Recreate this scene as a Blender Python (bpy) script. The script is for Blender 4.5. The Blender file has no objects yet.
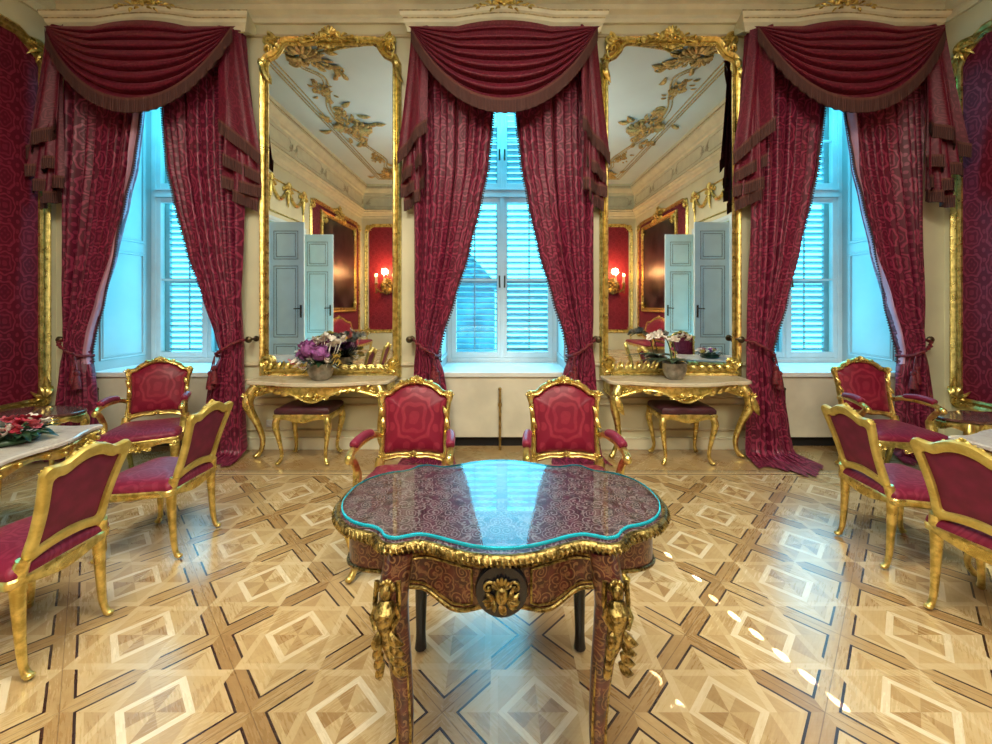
import bpy, bmesh, math, random
from mathutils import Matrix, Vector
PI = math.pi
C = bpy.context.scene.collection
sc = bpy.context.scene
R = random.Random(7)
sin, cos = math.sin, math.cos
F, U0, V0, EYE = 408.0, 498.0, 305.0, 1.5
YW = 4.25                       # window wall
XL, XR, YR, ZC = -4.60, 4.65, -5.3, 5.5   # left wall, right wall, rear wall, ceiling
WINX = (-3.58, 0.05, 3.55)      # window centres
CURX = (-3.47, 0.06, 3.41)      # curtain centres

# ------------------------------------------------------------------ node helpers
class E:
    """a float socket with arithmetic"""
    def __init__(s, nt, v): s.nt, s.v = nt, v
    def _m(s, op, *a):
        n = s.nt.nodes.new('ShaderNodeMath'); n.operation = op
        for i, x in enumerate((s,) + a):
            x = x.v if isinstance(x, E) else x
            if isinstance(x, (int, float)): n.inputs[i].default_value = x
            else: s.nt.links.new(x, n.inputs[i])
        return E(s.nt, n.outputs[0])
    def __add__(s, o): return s._m('ADD', o)
    def __sub__(s, o): return s._m('SUBTRACT', o)
    def __mul__(s, o): return s._m('MULTIPLY', o)
    def __truediv__(s, o): return s._m('DIVIDE', o)
    def gt(s, o): return s._m('GREATER_THAN', o)
    def lt(s, o): return s._m('LESS_THAN', o)
    def abs(s): return s._m('ABSOLUTE')
    def frac(s): return s._m('FRACT')
    def floor(s): return s._m('FLOOR')
    def max(s, o): return s._m('MAXIMUM', o)
    def min(s, o): return s._m('MINIMUM', o)
    def sin(s): return s._m('SINE')
    def cos(s): return s._m('COSINE')
    def inv(s): return s * -1.0 + 1.0
    def step(s, a, b):
        n = s.nt.nodes.new('ShaderNodeMapRange'); n.interpolation_type = 'SMOOTHSTEP'
        s.nt.links.new(s.v, n.inputs[0]); n.inputs[1].default_value = a; n.inputs[2].default_value = b
        return E(s.nt, n.outputs[0])

def newmat(name):
    m = bpy.data.materials.new(name); m.use_nodes = True
    nt = m.node_tree
    return m, nt, nt.nodes['Principled BSDF']
def col4(c): return (c[0], c[1], c[2], 1)
def mixc(nt, f, a, b):
    n = nt.nodes.new('ShaderNodeMix'); n.data_type = 'RGBA'
    for i, x in ((0, f), (6, a), (7, b)):
        x = x.v if isinstance(x, E) else x
        if isinstance(x, (int, float)): n.inputs[i].default_value = x
        elif isinstance(x, tuple): n.inputs[i].default_value = col4(x)
        else: nt.links.new(x, n.inputs[i])
    return n.outputs[2]
def coord(nt, kind='Object'):
    n = nt.nodes.new('ShaderNodeTexCoord')
    return n.outputs[kind]
def sep(nt, v):
    n = nt.nodes.new('ShaderNodeSeparateXYZ'); nt.links.new(v, n.inputs[0])
    return [E(nt, o) for o in n.outputs]
def comb(nt, x, y, z=0.0):
    n = nt.nodes.new('ShaderNodeCombineXYZ')
    for i, q in enumerate((x, y, z)):
        q = q.v if isinstance(q, E) else q
        if isinstance(q, (int, float)): n.inputs[i].default_value = q
        else: nt.links.new(q, n.inputs[i])
    return n.outputs[0]
def noise(nt, vec, scale=5, detail=3, rough=.5, dist=0, out=0):
    n = nt.nodes.new('ShaderNodeTexNoise'); n.inputs['Scale'].default_value = scale
    n.inputs['Detail'].default_value = detail; n.inputs['Roughness'].default_value = rough
    n.inputs['Distortion'].default_value = dist
    if vec is not None: nt.links.new(vec, n.inputs['Vector'])
    return E(nt, n.outputs[out])
def white(nt, vec):
    n = nt.nodes.new('ShaderNodeTexWhiteNoise'); n.noise_dimensions = '3D'; nt.links.new(vec, n.inputs['Vector'])
    return E(nt, n.outputs['Value'])
def bump(nt, bsdf, h, strength=.3, dist=.01):
    n = nt.nodes.new('ShaderNodeBump'); n.inputs['Strength'].default_value = strength; n.inputs['Distance'].default_value = dist
    nt.links.new(h.v, n.inputs['Height']); nt.links.new(n.outputs[0], bsdf.inputs['Normal'])
def setin(b, **k):
    for kk, v in k.items():
        b.inputs[kk.replace('_', ' ')].default_value = col4(v) if isinstance(v, tuple) else v

def paint(name, c, rough=.5, var=.06, scale=6, metallic=0.0, bmp=0.0, spec=.5):
    m, nt, b = newmat(name)
    nz = noise(nt, coord(nt), scale, 4)
    d = tuple(x * (1 - var * 2.2) for x in c); l = tuple(min(1, x * (1 + var)) for x in c)
    nt.links.new(mixc(nt, nz.step(.3, .7), d, l), b.inputs['Base Color'])
    setin(b, Roughness=rough, Metallic=metallic); b.inputs['Specular IOR Level'].default_value = spec
    if bmp: bump(nt, b, noise(nt, coord(nt), scale * 8, 4), bmp, .004)
    return m

def gilt(name, hi, lo, rough=.3, metal=.9, scale=28, bmp=.25):
    m, nt, b = newmat(name)
    nz = noise(nt, coord(nt), scale, 5, .6)
    nt.links.new(mixc(nt, nz.step(.36, .62), lo, hi), b.inputs['Base Color'])
    setin(b, Metallic=metal)
    r = noise(nt, coord(nt), scale * .6, 2) * .25 + (rough - .1)
    nt.links.new(r.v, b.inputs['Roughness'])
    bump(nt, b, noise(nt, coord(nt), scale * 2.2, 4), bmp, .006)
    return m

def damask(name, dark, light, mode='UV', a=.42, b_=.56, rough=.55, sheen=.3, ou=0, ov=0, strength=1.0, bmp=.1):
    m, nt, b = newmat(name)
    if mode == 'UV': x, y, z = sep(nt, coord(nt, 'UV')); u, v = x, y
    else:
        x, y, z = sep(nt, coord(nt)); u, v = (y if mode == 'YZ' else x), z
    uv = comb(nt, u, v)
    dn = (noise(nt, uv, 9, 2) - .5) * .07
    p = (u + ou) / a + dn; q = (v + ov) / b_ + dn * .8
    cp = (p * (2 * PI)).cos(); cq = (q * (2 * PI)).cos()
    g = cp * cq
    ag = g.abs()
    # petal modulation of the medallion outline
    pet = ((p * (10 * PI)).cos() * (q * (10 * PI)).cos()) * .09
    h = ag + pet
    ring = h.step(.24, .30) * h.step(.50, .42)
    ring2 = h.step(.62, .66) * h.step(.80, .76)
    core = h.step(.93, .96)
    sprig = (((p * (6 * PI)).sin() * (q * (6 * PI)).sin()).abs()).step(.72, .8) * h.step(.2, .14)
    pat = (ring + ring2 * .7 + core * .6 + sprig * .8).min(1.0)
    vein = noise(nt, uv, 55, 2).step(.35, .6)
    pat = pat * (vein * .25 + .75) * strength
    big = noise(nt, uv, 2.5, 2).step(.2, .8)
    dk2 = tuple(c * .72 for c in dark)
    c = mixc(nt, pat, mixc(nt, big, dk2, dark), light)
    nt.links.new(c, b.inputs['Base Color'])
    rr = pat * -.14 + rough
    nt.links.new(rr.v, b.inputs['Roughness'])
    setin(b, Sheen_Weight=sheen, Sheen_Roughness=.4, Sheen_Tint=(1, .35, .45)); b.inputs['Specular IOR Level'].default_value = .35
    if bmp: bump(nt, b, noise(nt, uv, 240, 2) + pat * .6, bmp, .002)
    return m

def marble(name, base, vein, rough=.15, scale=3):
    m, nt, b = newmat(name)
    v = coord(nt)
    n1 = noise(nt, v, scale, 6, .65, 1.2)
    n2 = noise(nt, v, scale * 2.3, 6, .6, 2.0)
    f = ((n2 - .5).abs() * 6).min(1.0).inv() * n1.step(.35, .7)
    c = mixc(nt, f, mixc(nt, n1.step(.3, .7), tuple(x * .86 for x in base), base), vein)
    nt.links.new(c, b.inputs['Base Color']); setin(b, Roughness=rough)
    return m

def boulle(name, shell, brass, scale=13, mode=(0, 1), mixamt=.85):
    m, nt, b = newmat(name)
    xyz = sep(nt, coord(nt)); u, v = xyz[mode[0]], xyz[mode[1]]
    u = u.abs()                                     # mirrored marquetry
    uv = comb(nt, u, v)
    wob = noise(nt, uv, 6, 2, .5, 0, 1)
    mx = nt.nodes.new('ShaderNodeVectorMath'); mx.operation = 'MULTIPLY_ADD'
    nt.links.new(wob.v, mx.inputs[0]); mx.inputs[1].default_value = (.06, .06, 0); nt.links.new(uv, mx.inputs[2])
    vo = nt.nodes.new('ShaderNodeTexVoronoi'); vo.inputs['Scale'].default_value = scale
    nt.links.new(mx.outputs[0], vo.inputs['Vector'])
    d = E(nt, vo.outputs['Distance'])
    pos = nt.nodes.new('ShaderNodeVectorMath'); pos.operation = 'SUBTRACT'
    nt.links.new(mx.outputs[0], pos.inputs[0]); nt.links.new(vo.outputs['Position'], pos.inputs[1])
    px, py, _ = sep(nt, pos.outputs[0])
    ang = px._m('ARCTAN2', py)
    sp = (d * 26.0 + ang * 1.0).sin()               # spiral arms in each cell = scrolls
    lines = sp.step(.45, .7) * d.step(.75, .6)
    leaf = noise(nt, uv, 42, 3, .6, .8).step(.56, .62) * .7
    f = lines.max(leaf) * mixamt
    tort = mixc(nt, noise(nt, uv, 24, 4).step(.35, .65), tuple(x * .35 for x in shell), shell)
    nt.links.new(mixc(nt, f, tort, brass), b.inputs['Base Color'])
    nt.links.new((f * .25).v, b.inputs['Metallic']); setin(b, Roughness=.28)
    return m

def thin_glass(name, tint, gloss=.10, edge=None):
    """clear pane: lets light straight through, reflects by Fresnel"""
    m = bpy.data.materials.new(name); m.use_nodes = True; nt = m.node_tree; nt.nodes.clear()
    out = nt.nodes.new('ShaderNodeOutputMaterial'); mix = nt.nodes.new('ShaderNodeMixShader')
    tr = nt.nodes.new('ShaderNodeBsdfTransparent'); tr.inputs[0].default_value = col4(tint)
    gl = nt.nodes.new('ShaderNodeBsdfGlossy'); gl.inputs['Roughness'].default_value = .03
    ge = nt.nodes.new('ShaderNodeNewGeometry'); dt = nt.nodes.new('ShaderNodeVectorMath'); dt.operation = 'DOT_PRODUCT'
    nt.links.new(ge.outputs['Normal'], dt.inputs[0]); nt.links.new(ge.outputs['Incoming'], dt.inputs[1])
    k = E(nt, dt.outputs['Value']).abs().inv(); k5 = k * k * k * k * k
    fac = (k5 * .9 + .05 + gloss).min(1.0)
    nt.links.new(fac.v, mix.inputs[0]); nt.links.new(tr.outputs[0], mix.inputs[1]); nt.links.new(gl.outputs[0], mix.inputs[2])
    nt.links.new(mix.outputs[0], out.inputs[0])
    return m

def emit(name, c, s):
    m = bpy.data.materials.new(name); m.use_nodes = True; nt = m.node_tree; nt.nodes.clear()
    out = nt.nodes.new('ShaderNodeOutputMaterial'); e = nt.nodes.new('ShaderNodeEmission')
    e.inputs[0].default_value = col4(c); e.inputs[1].default_value = s; nt.links.new(e.outputs[0], out.inputs[0])
    return m

def fringe_mat(name, c1, c2, freq=70):
    m, nt, b = newmat(name)
    u, v, _ = sep(nt, coord(nt, 'UV'))
    st = (u * (2 * PI * freq)).sin() * .5 + .5
    f = st * .7 + noise(nt, comb(nt, u * 60, v * 3), 3, 3) * .4
    head = v.step(.78, .86)
    c = mixc(nt, head, mixc(nt, f, c1, c2), tuple(x * 1.15 for x in c1))
    nt.links.new(c, b.inputs['Base Color']); setin(b, Roughness=.75)
    bump(nt, b, st, .6, .006)
    return m

def parquet():
    m, nt, b = newmat('parquet_wood')
    X, Y, _ = sep(nt, coord(nt))
    S = .4985; k = 1 / (math.sqrt(2) * S)
    dx, dy = X - .147, Y - 1.855
    a = (dx + dy) * k; c = (dy - dx) * k
    ca, cc = a.floor(), c.floor()
    fa, fc = a.frac() - .5, c.frac() - .5
    aa, ac = fa.abs(), fc.abs()
    mx, sm = aa.max(ac), aa + ac
    horiz = aa.gt(ac)
    sgn = (fa * fc).gt(0.0)
    g1 = noise(nt, comb(nt, a * 5, c * 42, ca + cc * 7.3), 1.4, 5, .6)
    g2 = noise(nt, comb(nt, a * 42, c * 5, ca + cc * 3.1), 1.4, 5, .6)
    g3 = noise(nt, comb(nt, X * 9, Y * 80, ca), 1.2, 4, .6)
    def sel(f, x, y): return x * f.inv() + y * f if isinstance(x, E) else None
    grain = sel(horiz, g1, g2)
    quad = fa.gt(0.0) * 2 + fc.gt(0.0) + horiz * 4
    rnd = white(nt, comb(nt, ca, cc, quad))
    rcell = white(nt, comb(nt, ca + .5, cc + .2, 9.0))
    rndb = white(nt, comb(nt, sel(horiz, ca, (a + .5).floor()), sel(horiz, (c + .5).floor(), cc), horiz))
    # tones: 0 = darkest brown wood .. 1 = palest maple
    tri = sel(aa.gt(ac)._m('COMPARE', sgn, .1), rnd * .18 + .28, rnd * .2 + .5)
    corner = sel(horiz._m('COMPARE', sgn, .1), rnd * .15 + .36, rnd * .15 + .52)
    lip = mx.gt(.372) * sm.gt(.5)
    corner = sel(lip, corner, rnd * .12 + .56)
    band = rndb * .25 + .26
    outer = sel(mx.gt(.4288), corner, band)
    side = rnd * .22 + .42
    ins = sel(mx.gt(.162), tri, rcell * .12 + .86)           # pale square ribbon
    ins = sel(mx.gt(.212), ins, side)
    ins = sel(sm.gt(.418), ins, rnd * .18 + .58)            # diamond ribbon
    tone = sel(sm.gt(.5), ins, outer)
    grn = (grain - .5) * .30 + (g3 - .5) * .1
    tone = tone + grn
    # joints and ebony lines
    joint = mx.gt(.4965) * sm.gt(.5)
    ebony = (mx.gt(.411) * mx.lt(.4288)) * sm.gt(.5)
    # border beside the window wall and side walls
    edge = (Y - 3.585).max((X * -1.0) - 3.98).max(X - 4.03).max((Y * -1.0) - 4.7)
    inb = edge.gt(0.0)
    ba = ((X + Y) * (1 / .42)); bc = ((Y - X) * (1 / .42))
    tb = white(nt, comb(nt, ba.floor(), bc.floor(), 3.0)) * .3 + .22 + (noise(nt, comb(nt, X * 6, Y * 50, ba.floor()), 1.5, 4) - .5) * .3
    strip = edge.lt(.115)
    tb = sel(strip, tb, rcell * .05 + .62 + grn)
    tone = sel(inb, tone, tb)
    bl = (edge.gt(.018) * edge.lt(.032)).max(edge.gt(.075) * edge.lt(.09)).max(edge.gt(.108) * edge.lt(.118))
    dark = sel(inb, ebony.max(joint * .45), bl * .8)
    ramp = nt.nodes.new('ShaderNodeValToRGB')
    el = ramp.color_ramp.elements
    el[0].position = 0.0; el[0].color = (.17, .088, .030, 1)
    el[1].position = 1.0; el[1].color = (.76, .655, .46, 1)
    for p_, c_ in ((.3, (.36, .215, .085, 1)), (.55, (.525, .37, .175, 1)), (.8, (.645, .505, .295, 1))):
        e = el.new(p_); e.color = c_
    nt.links.new(tone.v, ramp.inputs[0])
    c = mixc(nt, dark, ramp.outputs[0], (.035, .014, .010))
    nt.links.new(c, b.inputs['Base Color'])
    rg = noise(nt, coord(nt), 3.0, 4) * .16 + grain * .10 + .15
    nt.links.new(rg.v, b.inputs['Roughness'])
    b.inputs['Specular IOR Level'].default_value = .62
    setin(b, Coat_Weight=.7, Coat_Roughness=.24)
    bump(nt, b, noise(nt, coord(nt), 2.2, 3) * .5 + grain * .05, .12, .02)
    return m

M = {}
M['floor'] = parquet()
M['cream'] = paint('cream_wall_paint', (.71, .68, .47), .45, .04, 2)
M['cream2'] = paint('cream_moulding_paint', (.78, .75, .55), .4, .04, 5)
M['dado'] = paint('pale_grey_cream_paint', (.66, .62, .50), .45, .06, 3)
M['ceil'] = paint('ceiling_plaster', (.66, .82, .87), .6, .02, 1)  # blue window light put into the plaster's colour
M['stucco'] = paint('grey_gold_stucco', (.55, .47, .25), .45, .2, 30, .35)
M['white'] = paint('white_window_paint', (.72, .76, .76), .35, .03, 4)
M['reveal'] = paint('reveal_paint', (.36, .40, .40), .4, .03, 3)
M['slat'] = paint('shutter_paint', (.40, .46, .50), .5, .06, 6)
M['doorwhite'] = paint('daylit_door_paint', (.62, .76, .82), .35, .03, 3)  # white doors with the windows' blue light mixed into the colour
M['doorline'] = paint('grey_door_groove', (.22, .24, .24), .5, .05, 3)
M['gap'] = paint('dark_gap', (.02, .02, .025), .8, .1, 4)
M['black'] = paint('ebony', (.012, .012, .016), .22, .1, 8)  # medallion's own black; on the table's rear legs it paints backlit shade
M['iron'] = paint('dark_bronze', (.10, .075, .04), .35, .2, 20, .8)
M['brassrod'] = paint('aged_brass', (.45, .30, .10), .35, .2, 20, .8)
M['gold'] = gilt('gilding', (.87, .70, .245), (.50, .375, .10), .28, .9, 20, .10)
M['goldflat'] = gilt('gilt_wood_plain', (.72, .58, .17), (.52, .39, .09), .42, .55, 12, .12)
M['golddark'] = gilt('gilt_bronze', (.44, .325, .11), (.08, .052, .014), .32, .95, 60, .5)
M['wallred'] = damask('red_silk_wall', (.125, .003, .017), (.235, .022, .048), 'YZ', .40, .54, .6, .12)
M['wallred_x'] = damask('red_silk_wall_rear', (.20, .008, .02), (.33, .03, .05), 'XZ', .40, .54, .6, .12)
M['curtain'] = damask('red_damask_curtain', (.105, .003, .022), (.29, .032, .080), 'UV', .40, .52, .48, .35, bmp=.06)
M['swag'] = damask('red_damask_swag', (.125, .003, .020), (.22, .018, .045), 'UV', .30, .44, .5, .35, strength=.6, bmp=.06)
M['chairred'] = damask('crimson_damask_upholstery', (.20, .005, .027), (.315, .032, .058), 'UV', .60, .74, .45, .3, strength=.7)
M['velvet'] = damask('crimson_seat_fabric', (.19, .007, .036), (.29, .034, .075), 'UV', .34, .44, .5, .25, strength=.55)
M['backcloth'] = paint('plain_crimson_back_cloth', (.175, .008, .046), .7, .12, 14)
M['purple'] = paint('dark_plum_leather', (.055, .012, .020), .35, .2, 10)
M['lining'] = paint('pink_curtain_lining', (.50, .27, .37), .6, .06, 5)
M['fringe'] = fringe_mat('brown_red_fringe', (.115, .034, .026), (.035, .009, .009))
M['rope'] = paint('dark_red_rope', (.17, .012, .022), .6, .3, 60, 0, .4)
M['bead'] = paint('dark_bead_trim', (.06, .010, .016), .6, .2, 40)
M['marble'] = marble('cream_marble', (.70, .62, .46), (.45, .34, .20), .2, 4)
M['marblew'] = marble('pale_grey_marble', (.66, .63, .58), (.42, .36, .32), .16, 5)
M['marbled'] = marble('dark_red_marble', (.105, .038, .030), (.20, .10, .08), .08, 4)
M['boulle_top'] = boulle('brass_and_tortoiseshell_top', (.085, .016, .036), (.40, .34, .34), 25, (0, 1), .6)
M['boulle_side'] = boulle('brass_and_tortoiseshell_side', (.085, .012, .012), (.40, .24, .11), 24, (0, 2), .42)
M['panel_end'] = boulle('pale_inlay_end_panels', (.30, .17, .15), (.62, .52, .44), 22, (0, 1), .7)
M['tabglass'] = thin_glass('table_glass', (.92, .98, .99), .045)
M['tabedge'] = paint('cyan_glass_edge', (.01, .40, .55), .08, .1, 10)
M['pane'] = thin_glass('window_glass', (.94, .98, .98), .02)
mm, nt_, b_ = newmat('silvered_mirror'); setin(b_, Base_Color=(.88, .90, .89), Metallic=1.0, Roughness=.015); M['mirror'] = mm
M['silver'] = paint('hammered_pewter', (.33, .30, .26), .32, .2, 18, .75, .3)
M['leaf'] = paint('dark_green_leaf', (.018, .055, .022), .4, .3, 10)
M['leaf2'] = paint('mid_green_leaf', (.06, .14, .04), .45, .3, 10)
M['mauve'] = paint('mauve_petals', (.33, .10, .32), .6, .2, 30)
M['whitep'] = paint('white_petals', (.82, .76, .68), .6, .08, 20)
M['pinkp'] = paint('pink_petals', (.72, .16, .22), .6, .15, 20)
M['redp'] = paint('red_petals', (.48, .03, .06), .6, .2, 20)
M['yellowp'] = paint('yellow_petals', (.75, .55, .14), .6, .15, 20)
M['canvas'] = paint('dark_oil_canvas', (.035, .022, .020), .3, .6, 2)
M['candle'] = paint('ivory_candle', (.8, .72, .5), .5, .05, 8)
M['flame'] = emit('candle_flame', (1, .62, .22), 28)
M['outwall'] = paint('blue_grey_roof', (.10, .13, .16), .8, .2, 1)
M['outroof'] = paint('blue_slate_roof', (.05, .08, .11), .7, .3, 3)

# ------------------------------------------------------------------ mesh builder
class MB:
    def __init__(s, Mx=None): s.v, s.f, s.uv, s.mi = [], [], [], []; s.M = Mx or Matrix.Identity(4); s.cur = 0
    def at(s, Mx): s.M = Mx; return s
    def _add(s, vs, fs, uvs=None):
        o = len(s.v)
        s.v += [tuple(s.M @ Vector(p)) for p in vs]
        for f in fs:
            s.f.append([i + o for i in f]); s.mi.append(s.cur)
            s.uv.append([uvs[i] for i in f] if uvs else [(0, 0)] * len(f))
    def box(s, x0, x1, y0, y1, z0, z1):
        vs = [(x, y, z) for z in (z0, z1) for y in (y0, y1) for x in (x0, x1)]
        s._add(vs, [(0, 2, 3, 1), (4, 5, 7, 6), (0, 1, 5, 4), (2, 6, 7, 3), (0, 4, 6, 2), (1, 3, 7, 5)])
    def grid(s, fn, nu, nv, uvfn=None, cu=False):
        vs, uvs = [], []
        for j in range(nv + 1):
            for i in range(nu + (0 if cu else 1)):
                a, b = i / nu, j / nv
                vs.append(fn(a, b)); uvs.append(uvfn(a, b) if uvfn else (a, b))
        w = nu if cu else nu + 1
        fs = [(j * w + i, j * w + (i + 1) % w, (j + 1) * w + (i + 1) % w, (j + 1) * w + i) for j in range(nv) for i in range(nu)]
        s._add(vs, fs, uvs)
    def rings(s, rs, cap0=True, cap1=True, uvfn=None, closed=False):
        n = len(rs[0]); vs = [p for r in rs for p in r]
        m = len(rs); fs = []
        for j in range(m if closed else m - 1):
            k = (j + 1) % m
            fs += [(j * n + i, j * n + (i + 1) % n, k * n + (i + 1) % n, k * n + i) for i in range(n)]
        if not closed:
            if cap0: fs.append(tuple(range(n - 1, -1, -1)))
            if cap1: fs.append(tuple((m - 1) * n + i for i in range(n)))
        s._add(vs, fs, [uvfn(p) for p in vs] if uvfn else None)
    def tube(s, pts, r, n=8, sq=(1, 1), closed=False):
        pts = [Vector(p) for p in pts]; m = len(pts)
        if not isinstance(r, (list, tuple)): r = [r] * m
        T = []
        for i in range(m):
            a = pts[(i - 1) % m] if (i or closed) else pts[0]
            b = pts[(i + 1) % m] if (i < m - 1 or closed) else pts[-1]
            d = b - a
            T.append(d.normalized() if d.length > 1e-9 else Vector((0, 0, 1)))
        up = Vector((0, 1, 0)) if abs(T[0].y) < .9 else Vector((1, 0, 0))
        N = (up - T[0] * up.dot(T[0])).normalized(); rs = []
        for i in range(m):
            N = (N - T[i] * N.dot(T[i]))
            N = N.normalized() if N.length > 1e-6 else Vector((1, 0, 0))
            B = T[i].cross(N)
            rs.append([tuple(pts[i] + N * (cos(2 * PI * k / n) * r[i] * sq[0]) + B * (sin(2 * PI * k / n) * r[i] * sq[1])) for k in range(n)])
        s.rings(rs, closed=closed)
    def lathe(s, prof, n=24, c=(0, 0, 0), sx=1, sy=1, uvfn=None):
        s.rings([[(c[0] + r * cos(2 * PI * k / n) * sx, c[1] + r * sin(2 * PI * k / n) * sy, c[2] + z) for k in range(n)] for r, z in prof], uvfn=uvfn)
    def ball(s, c, r, n=8, m=6):
        if not isinstance(r, (tuple, list)): r = (r, r, r)
        rs = []
        for j in range(m + 1):
            t = PI * j / m; q = max(sin(t), .02)
            rs.append([(c[0] + r[0] * q * cos(2 * PI * k / n), c[1] + r[1] * q * sin(2 * PI * k / n), c[2] + r[2] * cos(t)) for k in range(n)])
        s.rings(rs)
    def sweep(s, path, prof, closed=True):
        """path in local (x,z); prof = [(outward offset, depth toward -y)]"""
        m = len(path); nrm = []
        for i in range(m):
            a = Vector(path[(i - 1) % m]) if (i or closed) else Vector(path[0])
            p = Vector(path[i]); b = Vector(path[(i + 1) % m]) if (i < m - 1 or closed) else Vector(path[-1])
            d1 = (p - a); d2 = (b - p)
            d1 = d1.normalized() if d1.length > 1e-9 else d2.normalized()
            d2 = d2.normalized() if d2.length > 1e-9 else d1
            n1, n2 = Vector((d1.y, -d1.x)), Vector((d2.y, -d2.x))
            q = (n1 + n2)
            q = q.normalized() if q.length > 1e-6 else n1
            nrm.append(q / max(q.dot(n1), .45))
        rs = [[(path[i][0] + nrm[i].x * o, -d, path[i][1] + nrm[i].y * o) for o, d in prof] for i in range(m)]
        s.rings(rs, closed=closed)
    def slab(s, outline, levels, cap=True, uvfn=None):
        """outline(k)->pts xy; levels=[(offset or scale pts fn, z)]"""
        s.rings([[(x, y, z) for x, y in offset(outline, o)] for o, z in levels], cap0=cap, cap1=cap, uvfn=uvfn)
    def build(s, name, mats, parent=None, smooth=True, bev=0, sub=0, angle=40):
        me = bpy.data.meshes.new(name); me.from_pydata(s.v, [], s.f)
        if not isinstance(mats, (list, tuple)): mats = [mats]
        for m in mats: me.materials.append(m)
        ul = me.uv_layers.new(name='UVMap')
        flat = [c for f in s.uv for uv in f for c in uv]
        ul.data.foreach_set('uv', flat)
        me.polygons.foreach_set('material_index', s.mi)
        me.polygons.foreach_set('use_smooth', [smooth] * len(s.f))
        bm = bmesh.new(); bm.from_mesh(me); bmesh.ops.recalc_face_normals(bm, faces=bm.faces)
        if smooth:
            for e in bm.edges:
                if len(e.link_faces) == 2 and e.calc_face_angle(0) > math.radians(angle): e.smooth = False
        bm.to_mesh(me); bm.free(); me.update()
        o = bpy.data.objects.new(name, me); C.objects.link(o)
        if parent is not None: o.parent = parent
        if bev:
            md = o.modifiers.new('b', 'BEVEL'); md.width = bev; md.segments = 2; md.limit_method = 'ANGLE'
        if sub:
            md = o.modifiers.new('s', 'SUBSURF'); md.levels = sub; md.render_levels = sub
        return o

def catmull(P, n, closed=True):
    P = [Vector(p) for p in P]; m = len(P); out = []
    segs = m if closed else m - 1
    for i in range(segs):
        p0 = P[(i - 1) % m] if (closed or i > 0) else P[0]
        p1 = P[i]; p2 = P[(i + 1) % m]
        p3 = P[(i + 2) % m] if (closed or i + 2 < m) else P[-1]
        for k in range(n):
            t = k / n
            q = .5 * ((2 * p1) + (p2 - p0) * t + (2 * p0 - 5 * p1 + 4 * p2 - p3) * t * t + (3 * p1 - p0 - 3 * p2 + p3) * t ** 3)
            out.append(tuple(q))
    if not closed: out.append(tuple(P[-1]))
    return out
def resample(P, n, closed=True):
    P = [Vector(p) for p in P]
    if closed: P = P + [P[0]]
    L = [0]
    for i in range(1, len(P)): L.append(L[-1] + (P[i] - P[i - 1]).length)
    out = []; j = 0
    for k in range(n):
        d = L[-1] * k / (n if closed else n - 1)
        while j < len(L) - 2 and L[j + 1] < d: j += 1
        t = (d - L[j]) / max(L[j + 1] - L[j], 1e-9)
        out.append(tuple(P[j].lerp(P[j + 1], min(t, 1))))
    return out
def mirror_x(half):
    """half outline given from bottom centre to top centre on +x; returns the closed list"""
    return list(half) + [(-x, z) for x, z in reversed(half) if abs(x) > 1e-6]
def offset(pts, o):
    if not o: return pts
    m = len(pts); out = []
    for i in range(m):
        a, b = Vector(pts[(i - 1) % m]), Vector(pts[(i + 1) % m])
        d = (b - a).normalized(); out.append((pts[i][0] + d.y * o, pts[i][1] - d.x * o))
    return out
def interp(tab, z, k):
    """tab rows (key, ...) sorted by falling key"""
    if z >= tab[0][0]: return tab[0][k]
    for a, b in zip(tab, tab[1:]):
        if z >= b[0]:
            t = (z - b[0]) / (a[0] - b[0]); t = t * t * (3 - 2 * t) * .35 + t * .65
            return b[k] + (a[k] - b[k]) * t
    return tab[-1][k]
T = Matrix.Translation
def RX(d): return Matrix.Rotation(math.radians(d), 4, 'X')
def RY(d): return Matrix.Rotation(math.radians(d), 4, 'Y')
def RZ(d): return Matrix.Rotation(math.radians(d), 4, 'Z')
def SC(x, y, z): return Matrix.Diagonal((x, y, z, 1))

# ------------------------------------------------------------------ scene bookkeeping
def tag(o, label, cat, group=None):
    o['label'] = label; o['category'] = cat
    if group: o['group'] = group
    return o
def thing(name, label, cat, loc=(0, 0, 0), rz=0, group=None):
    o = bpy.data.objects.new(name, None); C.objects.link(o)
    o.empty_display_size = .1; o.location = loc; o.rotation_euler = (0, 0, math.radians(rz))
    return tag(o, label, cat, group)
def struct(o, label=None):
    o['kind'] = 'structure'
    if label: o['label'] = label
    return o
def sroot(name, loc=(0, 0, 0), label=None):
    o = bpy.data.objects.new(name, None); C.objects.link(o); o.location = loc
    return struct(o, label)
def dup(root, loc, rz, label, group=None):
    r = root.copy(); C.objects.link(r); r.location = loc; r.rotation_euler = (0, 0, math.radians(rz)); r['label'] = label
    if group: r['group'] = group
    for ch in list(root.children):
        c = ch.copy(); C.objects.link(c); c.parent = r
        for g in list(ch.children):
            d = g.copy(); C.objects.link(d); d.parent = c
    return r

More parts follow.
